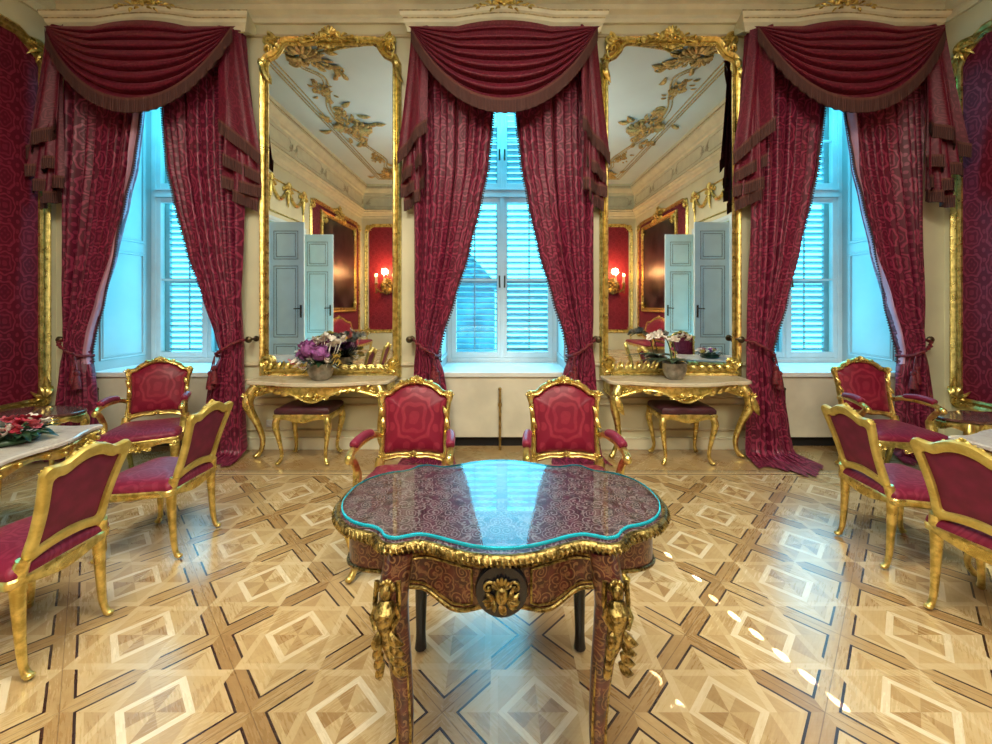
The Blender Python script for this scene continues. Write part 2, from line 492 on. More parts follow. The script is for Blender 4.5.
# ------------------------------------------------------------------ ornament vocabulary (local x,z plane, -y toward the viewer)
def spiral(mb, cx, cz, r0, turns, d, a0, rad, y=0, tail=None, n=7, k=22, end=.15):
    pts, rr = [], []
    if tail:
        for i in range(8):
            t = i / 8; e = (cx + r0 * cos(a0), cz + r0 * sin(a0)); tx, tz = -sin(a0) * d, cos(a0) * d
            q = (e[0] - tx * r0 * tail[1] * .6, e[1] - tz * r0 * tail[1] * .6)
            p = tuple((1 - t) ** 2 * tail[0][j] + 2 * t * (1 - t) * q[j] + t * t * e[j] for j in (0, 1))
            pts.append((p[0], y, p[1])); rr.append(rad * (.35 + .65 * t))
    for i in range(k + 1):
        t = i / k; r = r0 * (1 - (1 - end) * t); a = a0 + d * 2 * PI * turns * t
        pts.append((cx + r * cos(a), y - rad * .5 * t, cz + r * sin(a))); rr.append(rad * (1 - .35 * t))
    mb.tube(pts, rr, n)
    mb.ball((cx, y - rad * .6, cz), rad * 1.1, 7, 5)
def leafb(mb, x, z, ang, L, w, th, y=0, curl=.35):
    """carved acanthus leaf: a lens-section tube that curls"""
    pts, rr = [], []
    for i in range(8):
        t = i / 7; a = ang + curl * t
        pts.append((x + cos(a) * L * t, y - th * sin(PI * t) * .9, z + sin(a) * L * t)); rr.append(max(w * sin(PI * min(1, t * .9 + .1)) ** .8, w * .06))
    mb.tube(pts, rr, 6, (th / w if w else 1, 1))
def shell(mb, x, z, r, n=7, y=0, spread=2.4, up=PI / 2):
    for i in range(n):
        a = up + spread * (i / (n - 1) - .5)
        L = r * (1 - .12 * abs(i - (n - 1) / 2) / (n / 2))
        mb.tube([(x, y, z), (x + cos(a) * L * .5, y - r * .22, z + sin(a) * L * .5), (x + cos(a) * L, y - r * .16, z + sin(a) * L)], [r * .06, r * .13, r * .17], 6)
        mb.ball((x + cos(a) * L, y - r * .16, z + sin(a) * L), r * .15, 6, 5)
    mb.ball((x, y - r * .12, z), (r * .26, r * .2, r * .26), 8, 6)
def crest(mb, w, h, th):
    """symmetric rocaille crest, w half-width"""
    shell(mb, 0, h * .25, h * .62, 7, -th * .3)
    for sx in (-1, 1):
        def X(v): return v * sx
        d = 1 if sx > 0 else -1
        spiral(mb, X(w * .24), h * .36, h * .24, 1.25, -d, (PI if sx > 0 else 0), th * .42, -th * .2, ((X(w * .55), h * .05), .8))
        spiral(mb, X(w * .82), h * .12, h * .2, 1.2, d, (-PI / 2), th * .38, 0, ((X(w * .3), h * .18), .8))
        for i, (lx, lz, la, LL) in enumerate(((.36, .25, .9, .5), (.5, .12, .5, .45), (.62, .1, 1.1, .38), (.1, .05, .2, .4), (.3, 0, -.2, .35), (.7, .05, .1, .35))):
            a = la if sx > 0 else PI - la
            leafb(mb, X(w * lx), h * lz, a, h * LL, h * .085, th * .45, -th * .1, .5 * -d)
        mb.ball((X(w * .5), -th * .4, h * .2), h * .07, 6, 5)
def corner_orn(mb, sx, sz, s, th):
    """corner scroll; sx,sz = +-1 point outward from the corner at the origin"""
    Mo = mb.M.copy(); mb.M = Mo @ SC(sx, 1, sz)
    spiral(mb, -.15 * s, -.08 * s, .26 * s, 1.3, -1, PI / 2, th * .46, 0, ((-.95 * s, .1 * s), .8))
    spiral(mb, -.06 * s, -.42 * s, .22 * s, 1.2, 1, 0, th * .44, 0, ((.03 * s, -1.0 * s), .7))
    for a, L in ((2.6, .5), (3.3, .6), (-1.9, .5), (-1.4, .55), (3.9, .55), (.8, .28)):
        leafb(mb, -.12 * s, -.18 * s, a, L * s, .06 * s, th * .5, -th * .2, .5)
    for i in range(5): mb.ball((-.3 * s - .09 * s * i, -th * .5, .02 * s - .015 * s * i), .05 * s * (1 - .12 * i), 6, 5)
    mb.M = Mo
def cabriole(mb, pts, rr, n=10, foot=True):
    P = catmull(pts, 6, False)
    # radius interpolation
    Q = catmull([(r, 0) for r in rr], 6, False)
    mb.tube(P, [max(q[0], .004) for q in Q], n)
    if foot:
        e, q = Vector(pts[-1]), Vector(pts[-2]); d = (e - q); d.z = 0
        d = d.normalized() if d.length > 1e-5 else Vector((0, -1, 0))
        mb.ball(tuple(e + d * rr[-1] * .5), (rr[-1] * 1.15, rr[-1] * 1.15, rr[-1] * .8), 8, 6)

# ================================================================== THE ROOM
mb = MB(); mb.box(XL - .3, XR + .3, YR - .3, YW + 1.0, -.12, 0)
fl = struct(mb.build('floor', M['floor'], smooth=False), 'golden marquetry parquet floor in squares set diagonally')
WH = .68; NT = 4.10; SILL = .80
# window wall: piers, lintels, under-window panels
mb = MB()
edges = [XL - .3] + [e for c in WINX for e in (c - WH, c + WH)] + [XR + .3]
for i in range(0, len(edges), 2): mb.box(edges[i], edges[i + 1], YW, YW + 1.0, 0, ZC)
for c in WINX: mb.box(c - WH, c + WH, YW, YW + 1.0, NT, ZC)
struct(mb.build('wall_back', M['cream'], smooth=False), 'cream window wall with tall niches')
mb = MB()
for c in WINX:
    mb.cur = 0; mb.box(c - WH, c + WH, YW + .012, YW + 1.0, .12, SILL - .05)
    mb.cur = 1; mb.box(c - WH, c + WH, YW + .10, YW + 1.0, 0, .12)
struct(mb.build('trim_1', [M['dado'], M['gap']], smooth=False), 'pale panels below the windows over a dark gap')
# side walls with a doorway each, damask over cream
DY0, DY1, DZ = -1.17, .30, 3.2
def side_wall(name, x, d, label):
    mb = MB()
    a, b = (x, x + .3 * d) if d > 0 else (x - .3, x)
    mb.box(a, b, YR - .3, DY0, 0, ZC); mb.box(a, b, DY1, YW + 1.0, 0, ZC); mb.box(a, b, DY0, DY1, DZ, ZC)
    o0, o1 = (x + .3, x + 1.2) if d > 0 else (x - 1.2, x - .3)
    for q in ((DY0 - .1, DY0), (DY1, DY1 + .1)): mb.box(o0, o1, q[0], q[1], 0, DZ)
    mb.box(o0, o1, DY0 - .1, DY1 + .1, DZ, DZ + .1)
    e = o1 if d > 0 else o0 - .1
    mb.box(e, e + .1, DY0 - .1, DY1 + .1, 0, DZ + .1)
    w = struct(mb.build(name, M['cream'], smooth=False), label)
    s = -d * .006
    for y0, y1 in ((1.0, 4.13), (-5.02, -1.55)):
        m2 = MB(); m2.box(min(x, x + s), max(x, x + s), y0, y1, .5, 4.13)
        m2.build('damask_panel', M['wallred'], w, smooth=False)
    return w
wl = side_wall('wall_left', XL, -1, 'left wall hung with dark red damask')
wr = side_wall('wall_right', XR, 1, 'right wall hung with dark red damask')
mb = MB(); mb.box(XL - .3, XR + .3, YR - .3, YR, 0, ZC)
w = struct(mb.build('wall_front', M['cream'], smooth=False), 'wall opposite the windows')
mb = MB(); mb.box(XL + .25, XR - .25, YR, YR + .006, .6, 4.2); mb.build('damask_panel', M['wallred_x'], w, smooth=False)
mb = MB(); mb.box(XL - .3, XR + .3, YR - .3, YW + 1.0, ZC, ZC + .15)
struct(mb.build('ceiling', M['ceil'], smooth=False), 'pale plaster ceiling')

# cornice with coved frieze round the room
def roompath(o=0): return [(XL + o, YR + o), (XR - o, YR + o), (XR - o, YW - o), (XL + o, YW - o)]
mb = MB()
prof = [(0, 4.42), (.03, 4.42), (.04, 4.46), (.035, 4.50), (.07, 4.53), (.09, 4.57), (.14, 4.60), (.14, 4.64), (.17, 4.66), (.17, 4.69), (.10, 4.70), (.10, 5.16), (.13, 5.18), (.14, 5.24), (.20, 5.30), (.24, 5.36), (.24, 5.40), (.26, 5.42), (.26, ZC + .02), (0, ZC + .02)]
mb.rings([[(x, y, z) for x, y in roompath(o)] for o, z in prof], False, False)
struct(mb.build('trim_2', M['cream2'], smooth=False), 'cream cornice and tall frieze')
mb = MB()
for o, z, r in ((.265, 5.405, .012), (.172, 4.675, .008)):
    P = roompath(o)
    for a, b in zip(P, P[1:] + P[:1]): mb.tube([(*a, z), (*b, z)], r, 6)
struct(mb.build('trim_3', M['stucco'], smooth=True), 'thin gilt lines on the cornice')
# frieze panel outlines and little stucco motifs
mb = MB()
def rrect(x0, x1, z0, z1, r):
    P = []
    for cx, cz, a in ((x1 - r, z0 + r, -PI / 2), (x1 - r, z1 - r, 0), (x0 + r, z1 - r, PI / 2), (x0 + r, z0 + r, PI)):
        P += [(cx + r * cos(a + i * PI / 8), cz + r * sin(a + i * PI / 8)) for i in range(5)]
    return P
def frieze(Mw, w, n):
    for i in range(n):
        a = -w / 2 + w * i / n + .12; b = -w / 2 + w * (i + 1) / n - .12
        mb.M = Mw
        mb.tube([(x, 0, z) for x, z in rrect(a, b, 4.80, 5.08, .1)], .012, 6, closed=True)
        for q in (a - .02, b + .02):
            for s in (-1, 1): spiral(mb, q + s * .05, 4.90, .05, 1.1, s, PI / 2, .014, 0)
            leafb(mb, q, 4.84, PI / 2, .2, .03, .02)
XC = (XL + XR) / 2; WX = XR - XL; YC = (YW + YR) / 2; WY = YW - YR
frieze(T((XC, YW - .10, 0)), WX - .3, 6)
frieze(T((XL + .10, YC, 0)) @ RZ(90), WY - .3, 6)
frieze(T((XR - .10, YC, 0)) @ RZ(-90), WY - .3, 6)
frieze(T((XC, YR + .10, 0)) @ RZ(180), WX - .3, 6)
struct(mb.build('trim_4', paint('beige_stucco', (.62, .55, .38), .5, .1, 20)), 'stucco panel outlines on the frieze')
# ceiling stucco: border lines and gilt rocaille frame
mb = MB()
for k in (.80, .86, .94):
    P = rrect(XL + k, XR - k, YR + k, YW - k, .05)
    mb.tube([(x, y, ZC - .004) for x, y in P], .014, 6, closed=True)
FX0, FX1, FY0, FY1 = -3.2, 3.25, -3.95, 2.0
def side_pts(x, s):  # serpentine long side
    return [(x + s * .0, FY0 + .5), (x - s * .14, FY0 + 1.2), (x, FY0 + 1.9), (x + s * .22, YC - .55), (x + s * .22, YC + .55), (x, FY1 - 1.3), (x - s * .16, FY1 - .7), (x + s * .05, FY1 - .3)]
loop = side_pts(FX1, 1) + [(FX1 - .5, FY1 + .05), (1.4, FY1 + .25), (0, FY1 + .05), (-1.4, FY1 + .25), (FX0 + .5, FY1 + .05)] + side_pts(FX0, -1)[::-1] + [(FX0 + .5, FY0 - .05), (-1.4, FY0 - .2), (0, FY0), (1.4, FY0 - .2), (FX1 - .5, FY0 - .05)]
for o in (0, .07):
    P = offset(catmull(loop, 8), o)
    mb.tube([(x, y, ZC - .008) for x, y in P], .018 if o == 0 else .011, 6, closed=True)
struct(mb.build('trim_5', M['stucco']), 'stucco border lines of the ceiling')
mb = MB()
def ceil_orn(x, y, rot, s, R_=None):
    mb.M = T((x, y, ZC - .01)) @ RZ(rot) @ RX(90)
    crest(mb, .75 * s, .42 * s, .045 * s)
    mb.M = T((x, y, ZC - .01)) @ RZ(rot) @ RX(90) @ SC(1, 1, -1)
    crest(mb, .55 * s, .3 * s, .04 * s)
    for i in range(12):
        a = R_.uniform(0, 2 * PI); d = R_.uniform(.2, .75) * s
        mb.M = T((x, y, ZC - .01)) @ RZ(rot) @ RX(90)
        leafb(mb, d * cos(a) * 1.25, d * sin(a) * .6, a + R_.uniform(-.8, .8), .22 * s, .045 * s, .03 * s)
rr_ = random.Random(3)
for x, rot in ((FX0 - .1, 90), (FX1 + .1, -90)):
    ceil_orn(x, YC - .1, rot, 1.25, rr_)
    for y in (FY0 + .1, FY1 - .05): ceil_orn(x + (.15 if x < 0 else -.15), y, rot + (45 if (x < 0) == (y > 0) else -45), 1.0, rr_)
    for y in (-2.6, .9): ceil_orn(x, y, rot, .5, rr_)
ceil_orn(0, FY1 + .2, 180, .9, rr_); ceil_orn(0, FY0 - .1, 0, .9, rr_)
struct(mb.build('trim_6', gilt('ceiling_gilt_stucco', (.72, .56, .24), (.38, .28, .12), .45, .6, 20, .2)), 'gilt rocaille clusters on the ceiling')

# baseboard and dado mouldings on the window wall
mb = MB()
for i in range(0, len(edges), 2):
    mb.box(max(edges[i], XL), min(edges[i + 1], XR), YW - .022, YW, 0, .11)
    mb.box(max(edges[i], XL), min(edges[i + 1], XR), YW - .028, YW, .11, .125)
struct(mb.build('baseboard_back', M['cream2'], smooth=False, bev=.004))
mb = MB()
for x, d, nm in ((XL, 1, 'left'), (XR, -1, 'right')):
    m2 = MB()
    for y0, y1 in ((YR, DY0 - .12), (DY1 + .12, YW)):
        m2.box(min(x, x + .022 * d), max(x, x + .022 * d), y0, y1, 0, .14)
    struct(m2.build('baseboard_' + nm, M['cream2'], smooth=False, bev=.004))
mb = MB()
for i in range(0, len(edges), 2):
    a, b = max(edges[i], XL) + .16, min(edges[i + 1], XR) - .16
    if b - a < .4: continue
    mb.M = T((0, YW, 0))
    pr = [(-.012, 0), (-.010, .012), (0, .017), (.010, .012), (.012, 0)]
    mb.sweep([(a, .20), (b, .20), (b, .46), (a, .46)], pr); mb.sweep([(a, .53), (b, .53), (b, .72), (a, .72)], pr)
    mb.sweep([(a, .88), (b, .88), (b, 4.30), (a, 4.30)], [(-.02, 0), (-.015, .016), (0, .022), (.015, .016), (.02, 0)])
struct(mb.build('trim_7', paint('moulding_dark_cream', (.60, .52, .34), .45, .05, 5), smooth=False), 'panel mouldings on the cream wall')  # mouldings in a darker cream than the wall

# gilt frames of the damask panels on the side walls
def panel_frame(Mw, x0, x1, z0, z1, name, label):
    mb = MB(Mw); r = .16
    P = [(x0, z0), (x1, z0), (x1, z1 - r)] + [(x1 - r + r * cos(a), z1 - r + r * sin(a)) for a in [0]] 
    P = [(x0 + .02, z0), (x1 - .02, z0), (x1, z0 + .02), (x1, z1 - .24), (x1 - .05, z1 - .14), (x1 - .14, z1 - .06), (x1 - .24, z1), (x0 + .24, z1), (x0 + .14, z1 - .06), (x0 + .05, z1 - .14), (x0, z1 - .24), (x0, z0 + .02)]
    pr = [(-.055, 0), (-.052, .022), (-.03, .034), (-.012, .02), (.0, .014), (.012, .02), (.03, .034), (.052, .022), (.055, 0)]
    mb.sweep(P, pr)
    for sx, x in ((-1, x0), (1, x1)):
        mb.M = Mw @ T((x - sx * .02, -.02, z1 - .05)); corner_orn(mb, sx, 1, .26, .05)
        mb.M = Mw @ T((x - sx * .0, -.02, z0 + .0)); corner_orn(mb, sx, -1, .25, .06)
    mb.M = Mw @ T(((x0 + x1) / 2, -.02, z1)); crest(mb, .45, .22, .05)
    struct(mb.build(name, M['gold']), label)
ML = T((XL, 0, 0)) @ RZ(90); MR = T((XR, 0, 0)) @ RZ(-90)
panel_frame(ML, 1.0, 4.13, .52, 4.13, 'trim_8', 'gilt frame around the red damask of the left wall')
panel_frame(MR, -4.13, -1.0, .52, 4.13, 'trim_9', 'gilt frame around the red damask of the right wall')
panel_frame(ML, -5.02, -1.55, .52, 4.13, 'trim_10', 'gilt frame around the rear red panel of the left wall')
panel_frame(MR, 1.55, 5.02, .52, 4.13, 'trim_11', 'gilt frame around the rear red panel of the right wall')
panel_frame(T((0, YR, 0)) @ RZ(180), -XR + .16, -XL - .16, .62, 4.18, 'trim_12', 'gilt frame around the red wall opposite the windows')
# gilt garlands over the doors
mb = MB()
for Mw in (ML @ T(((DY0 + DY1) / 2, -.01, 0)), MR @ T((-(DY0 + DY1) / 2, -.01, 0))):
    mb.M = Mw
    mb.sweep([(-.72, 3.42), (.72, 3.42), (.72, 4.1), (-.72, 4.1)], [(-.02, 0), (0, .025), (.02, 0)])
    for a, b in ((-.7, 0), (0, .7)):
        mb.tube([(a + (b - a) * t / 10, -.02, 4.05 - .32 * sin(PI * t / 10)) for t in range(11)], [.02 + .02 * sin(PI * t / 10) for t in range(11)], 6)
    for x in (-.7, 0, .7):
        mb.M = Mw @ T((x, -.01, 3.98)); crest(mb, .2, .2, .05)
        mb.M = Mw
        mb.tube([(x, -.02, 4.0), (x + .02, -.03, 3.8), (x, -.02, 3.62)], [.03, .035, .01], 6)
struct(mb.build('trim_13', M['gold']), 'gilt garlands above the doors')
mb = MB()
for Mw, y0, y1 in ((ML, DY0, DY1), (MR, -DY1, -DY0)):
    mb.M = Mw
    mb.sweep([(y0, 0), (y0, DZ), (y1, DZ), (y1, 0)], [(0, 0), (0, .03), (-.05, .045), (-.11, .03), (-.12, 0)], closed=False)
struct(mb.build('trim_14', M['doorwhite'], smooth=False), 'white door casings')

# open door leaves
def door(name, hx, y, d, label):
    """leaf standing open at right angles to the side wall; d = direction into the room"""
    r = sroot(name, (hx, y, 0), label)
    Wd, Hh = .72, 3.16
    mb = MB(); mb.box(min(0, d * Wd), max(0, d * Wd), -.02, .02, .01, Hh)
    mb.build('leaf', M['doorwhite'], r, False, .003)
    for sy in (-1, 1):
        mb = MB(T((d * Wd / 2, sy * .02, 0)) @ (Matrix.Identity(4) if sy < 0 else RZ(180)))
        for z0, z1 in ((.16, .72), (.86, 2.28), (2.42, 2.98)):
            mb.cur = 1
            for q in (0, .05):
                mb.sweep([(-.24 + q, z0 + q), (.24 - q, z0 + q), (.24 - q, z1 - q), (-.24 + q, z1 - q)], [(-.006, 0), (-.004, .006), (.004, .006), (.006, 0)])
            mb.cur = 0
            mb.box(-.17, .17, -.008, 0, z0 + .07, z1 - .07)
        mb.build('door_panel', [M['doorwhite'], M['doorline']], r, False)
        mb = MB(T((d * (Wd - .06), sy * .02, 0)))
        mb.box(-.018, .018, min(0, sy * .008), max(0, sy * .008), 1.25, 1.5)
        mb.tube([(0, 0, 1.43), (0, sy * .04, 1.43), (-d * .03, sy * .05, 1.43), (-d * .12, sy * .05, 1.425)], [.01, .009, .009, .011], 8)
        mb.build('door_handle', M['iron'], r)
    return r
door('door_1', XL, DY1 - .02, 1, 'white door leaf open from the left wall, nearer the windows')
door('door_2', XL, DY0 + .02, 1, 'white door leaf open from the left wall, farther from the windows')
door('door_3', XR, DY1 - .02, -1, 'white door leaf open from the right wall, nearer the windows')
door('door_4', XR, DY0 + .02, -1, 'white door leaf open from the right wall, farther from the windows')

# ------------------------------------------------------------------ windows
YF = 5.0
def window(n, cx):
    r = sroot('window_%d' % n, (cx, YF, 0), ('left', 'middle', 'right')[n - 1] + ' tall white casement window with louvred shutters outside')
    w = WH
    mb = MB()                                     # fixed outer frame, transom
    for s in (-1, 1): mb.box(min(s * w, s * (w - .06)), max(s * w, s * (w - .06)), 0, .12, SILL, NT)
    q = w - .06
    mb.box(-q, q, .002, .118, SILL, SILL + .05); mb.box(-q, q, .002, .118, NT - .05, NT); mb.box(-q, q, -.015, .118, 2.82, 2.90)
    mb.box(-q, q, -.03, .116, 2.90, 2.925)
    mb.build('frame', M['white'], r, False, .004)
    for s in (-1, 1):
        for lo, hi, bar in ((SILL + .052, 2.818, 1.81), (2.927, NT - .052, 3.52)):
            mb = MB()
            x0, x1 = sorted((s * .004, s * (w - .062)))
            mb.box(x0, x0 + .055, .01, .07, lo, hi); mb.box(x1 - .055, x1, .01, .07, lo, hi)
            mb.box(x0 + .055, x1 - .055, .012, .068, lo, lo + .07); mb.box(x0 + .055, x1 - .055, .012, .068, hi - .06, hi)
            mb.box(x0 + .055, x1 - .055, .02, .06, bar - .012, bar + .012)
            cs = mb.build('casement', M['white'], r, False, .004)
            mb = MB(); mb.box(x0 + .03, x1 - .03, .038, .042, lo + .03, hi - .03); mb.build('pane', M['pane'], cs, False)
            hz = 1.80 if lo < 2 else 3.35
            mb = MB(); xh = s * .03
            mb.box(xh - .012, xh + .012, -.002, .01, hz - .06, hz + .06); mb.tube([(xh, 0, hz), (xh, -.04, hz), (xh, -.045, hz - .09)], [.009, .009, .011], 8)
            mb.build('window_handle', M['iron'], cs)
    mb = MB()                                     # cover strip on the meeting stiles
    mb.box(-.022, .022, -.006, .01, SILL + .05, 2.82); mb.box(-.022, .022, -.006, .01, 2.92, NT - .05)
    mb.build('cover_strip', M['white'], r, False, .004)
    mb = MB(); mb.box(-w, w, -.76, .02, SILL - .05, SILL); mb.build('sill', M['white'], r, False, .006)
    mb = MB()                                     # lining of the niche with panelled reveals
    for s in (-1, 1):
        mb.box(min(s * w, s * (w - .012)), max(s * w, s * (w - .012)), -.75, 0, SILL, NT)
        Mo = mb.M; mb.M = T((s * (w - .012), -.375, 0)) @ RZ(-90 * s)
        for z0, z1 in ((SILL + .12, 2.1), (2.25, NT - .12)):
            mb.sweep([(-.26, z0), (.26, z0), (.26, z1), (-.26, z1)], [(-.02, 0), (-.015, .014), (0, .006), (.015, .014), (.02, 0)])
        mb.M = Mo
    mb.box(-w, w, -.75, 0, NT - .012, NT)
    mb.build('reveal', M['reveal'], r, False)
    # louvred shutters
    for s in (-1, 1):
        for lo, hi in ((SILL + .02, 2.85), (2.90, NT)):
            x0, x1 = sorted((s * .012, s * (w + .0)))
            mb = MB(T((0, .24, 0)))
            st = .06
            mb.box(x0, x0 + st, -.02, .02, lo, hi); mb.box(x1 - st, x1, -.02, .02, lo, hi)
            mb.box(x0 + st, x1 - st, -.018, .018, lo, lo + .07); mb.box(x0 + st, x1 - st, -.018, .018, hi - .06, hi)
            mids = [1.81] if lo < 2 else []
            for q in mids: mb.box(x0 + st, x1 - st, -.018, .018, q - .035, q + .035)
            sh = mb.build('shutter', M['slat'], r, False, .003)
            mb = MB(); z = lo + .11
            while z < hi - .09:
                if not any(abs(z - q) < .06 for q in mids):
                    openg = 16 if z > 1.85 or s < 0 else 40
                    if lo > 2: openg = 30
                    if n != 2: openg = 24 if z > 1.85 else 34
                    mb.M = T(((x0 + x1) / 2, .24, z)) @ RX(-openg - R.uniform(-2, 2))
                    h = (x1 - x0) / 2 - st + .006
                    mb.box(-h, h, -.034, .034, -.005, .005)
                z += .074
            mb.M = T((0, .24, 0)); xm = (x0 + x1) / 2
            mb.box(xm - .008, xm + .008, -.048, -.038, lo + .1, hi - .1)
            mb.build('louvre_blades', M['slat'], sh, False)
    return r
for i, c in enumerate(WINX): window(i + 1, c)
names3 = ('left', 'middle', 'right')
for i, x in enumerate((-4.15, .02, 2.96)):
    mb = MB(T((x, YW - .03, 0)))
    mb.tube([(0, 0, .0), (0, 0, .62)], .013, 10); mb.ball((0, 0, .63), (.018, .018, .02), 10, 6); mb.box(-.02, .02, 0, .045, .45, .48)
    tag(mb.build('brass_rod', M['brassrod'] if i == 1 else M['iron']), 'thin upright %s rod against the pale panel below the %s window' % ('brass' if i == 1 else 'dark', names3[i]), 'rod', 'rods below the windows')
for i, x in enumerate((-2.37, 2.06)):
    mb = MB(T((x, YW - .01, .27))); mb.box(-.035, .035, -.006, .01, -.035, .035); mb.M = T((x, YW - .016, .27)) @ RX(90); mb.lathe([(.022, 0), (.022, .004), (.018, .004), (.015, -.002)], 16)
    tag(mb.build('power_socket', M['white'], smooth=False), 'small pale power socket low on the wall under the %s console' % ('left' if i == 0 else 'right'), 'socket', 'power sockets')

# ================================================================== CURTAINS
DR = [  # z, outer d, inner d, y, fold amplitude
    (4.20, .90, -.02, 4.12, .035), (3.9, .90, .05, 4.12, .04), (3.44, .90, .105, 4.12, .045), (2.9, .895, .17, 4.115, .05), (2.55, .89, .25, 4.11, .05),
    (2.05, .885, .37, 4.11, .05), (1.55, .885, .52, 4.11, .052), (1.2, .885, .63, 4.12, .05), (1.06, .885, .665, 4.13, .045), (.98, .885, .66, 4.13, .045),
    (.85, .90, .61, 4.10, .05), (.6, .915, .57, 4.08, .055), (.25, .935, .53, 4.06, .06), (.05, .96, .50, 4.04, .065), (-.2, 1.0, .44, 3.96, .065)]
def drape(cx, sd, label, ph, lining=False, puddle=1.0):
    """sd=-1 left drape of a pair, +1 right drape"""
    r = thing('curtain', label, 'curtain', (cx + sd * .78, 4.1, 0), 0, 'damask curtains at the windows')
    ox, oy = cx + sd * .78, 4.1
    ZT = 4.20; NF = 8.5; L = ZT + .16
    rnd = random.Random(int(ph * 100)); jit = [rnd.uniform(-.35, .35) for _ in range(14)]
    def pt(s, t):
        d = t * L; z = ZT - d
        zz = z if z > .0 else z
        xo, xi, y, A = (interp(DR, zz, k) for k in (1, 2, 3, 4))
        tie = math.exp(-((z - 1.04) / .22) ** 2)
        k = s + .03 * sin(2 * PI * s * 2 + ph)
        f = k * NF + .25 * sin(z * 1.3 + ph) + jit[int(s * 13)] * 0
        x = xo + (xi - xo) * s
        fold = cos(2 * PI * f + ph) + .35 * cos(2 * PI * f * 2.1 + ph * 2 + z)
        amp = A * (.65 + .35 * sin(s * 9 + ph))
        yy = y + amp * fold - .05 * sin(PI * s) * tie
        x += .018 * sin(2 * PI * f + ph) * (1 - .3 * tie)
        zo = z + (1 - s) * .13 * tie - .03 * tie
        if z < .05:                                  # cloth puddling on the floor
            e = .05 - z; yy -= e * 1.15 * puddle * (1 + .3 * sin(s * 7 + ph)); x += (s - .5) * -.25 * e * puddle
            zo = .012 + .030 * (1 + fold * .5) * (1 - e / .25)
        if yy > YW - .012: yy = YW - .012
        return (cx + sd * x - ox, yy - oy, zo)
    W_ = 1.55
    mb = MB(); mb.grid(pt, 136, 92, lambda s, t: (s * W_ + .1 * ph, (1 - t) * L))
    c = mb.build('drape', M['curtain'], r, angle=180)
    # turned-back lining and bead trim on the inner edge
    mb = MB()
    N = 64; e = [Vector(pt(1.0, .03 + .72 * i / N)) for i in range(N + 1)]
    if lining:
        mb.grid(lambda a, b: tuple(Vector(pt(1.0 - .085 * a * (1 - .45 * b), .03 + .72 * b)) + Vector((0, -.016, 0))), 8, 96)
        mb.build('lining', M['lining'], r, angle=180)
    mb = MB()
    mb.tube([tuple(p + Vector((0, -.01, 0))) for p in e], .009, 6)
    for i in range(N * 2):
        q = e[i // 2].lerp(e[min(N, i // 2 + 1)], (i % 2) * .5)
        mb.ball((q.x - sd * .016, q.y - .012, q.z), (.011, .009, .009), 6, 4)
    mb.build('bead_trim', M['bead'], r)
    # rope tieback from the hook on the wall, with tassel
    mb = MB(); P = []
    for i in range(15):
        s = i / 14
        q = Vector(pt(s, (ZT - 1.05) / L)); fr = -.085 * sin(PI * min(1, s * 1.0)) ** .5
        P.append((q.x, min(4.15, 4.12 + fr - .02) - oy - .03, 1.14 - .15 * s))
    P = [(sd * .17, .135, 1.15), (sd * .15, .06, 1.15)] + P
    P += [(P[-1][0] - sd * .02, .05, .99)]
    mb.tube(P, .014, 8)
    tb = mb.build('tieback', M['rope'], r)
    mb = MB(); xx, yy = P[-3][0] - sd * .0, P[-3][1] - .03
    for k, dz in ((0, 0), (.035, -.05)):
        mb.tube([(xx, yy, 1.0), (xx - sd * k, yy - .01, .90 + dz)], .006, 6)
        mb.lathe([(.004, .03), (.02, .02), (.026, 0), (.018, -.02), (.022, -.03), (.034, -.10), (.038, -.15), (.004, -.152)], 12, (xx - sd * k, yy - .01, .88 + dz))
    mb.build('tassel', M['rope'], tb)
    return r
for i, cx in enumerate(CURX):
    for sd in (-1, 1):
        side = 'left' if sd < 0 else 'right'
        drape(cx, sd, 'red damask curtain, %s half of the pair tied back at the %s window' % (side, names3[i]), i * 1.7 + (sd + 1) * .45 + .3,
              lining=(i == 0 and sd < 0) or (i == 2 and sd > 0), puddle={(2, -1): 1.2, (0, 1): .55, (0, -1): .25}.get((i, sd), .7))
        hx = cx + sd * .955
        mb = MB(T((hx, YW, 1.15)))
        mb.M = T((hx, YW, 1.15)) @ RX(90)
        mb.lathe([(.03, 0), (.03, .008), (.012, .012), (.010, .10), (.022, .11), (.034, .125), (.034, .14), (.02, .155), (.003, .158)], 14)
        tag(mb.build('curtain_holdback', M['iron']), 'dark bronze holdback knob on the wall by the %s curtain of the %s window' % (side, names3[i]), 'curtain holdback', 'curtain holdbacks')

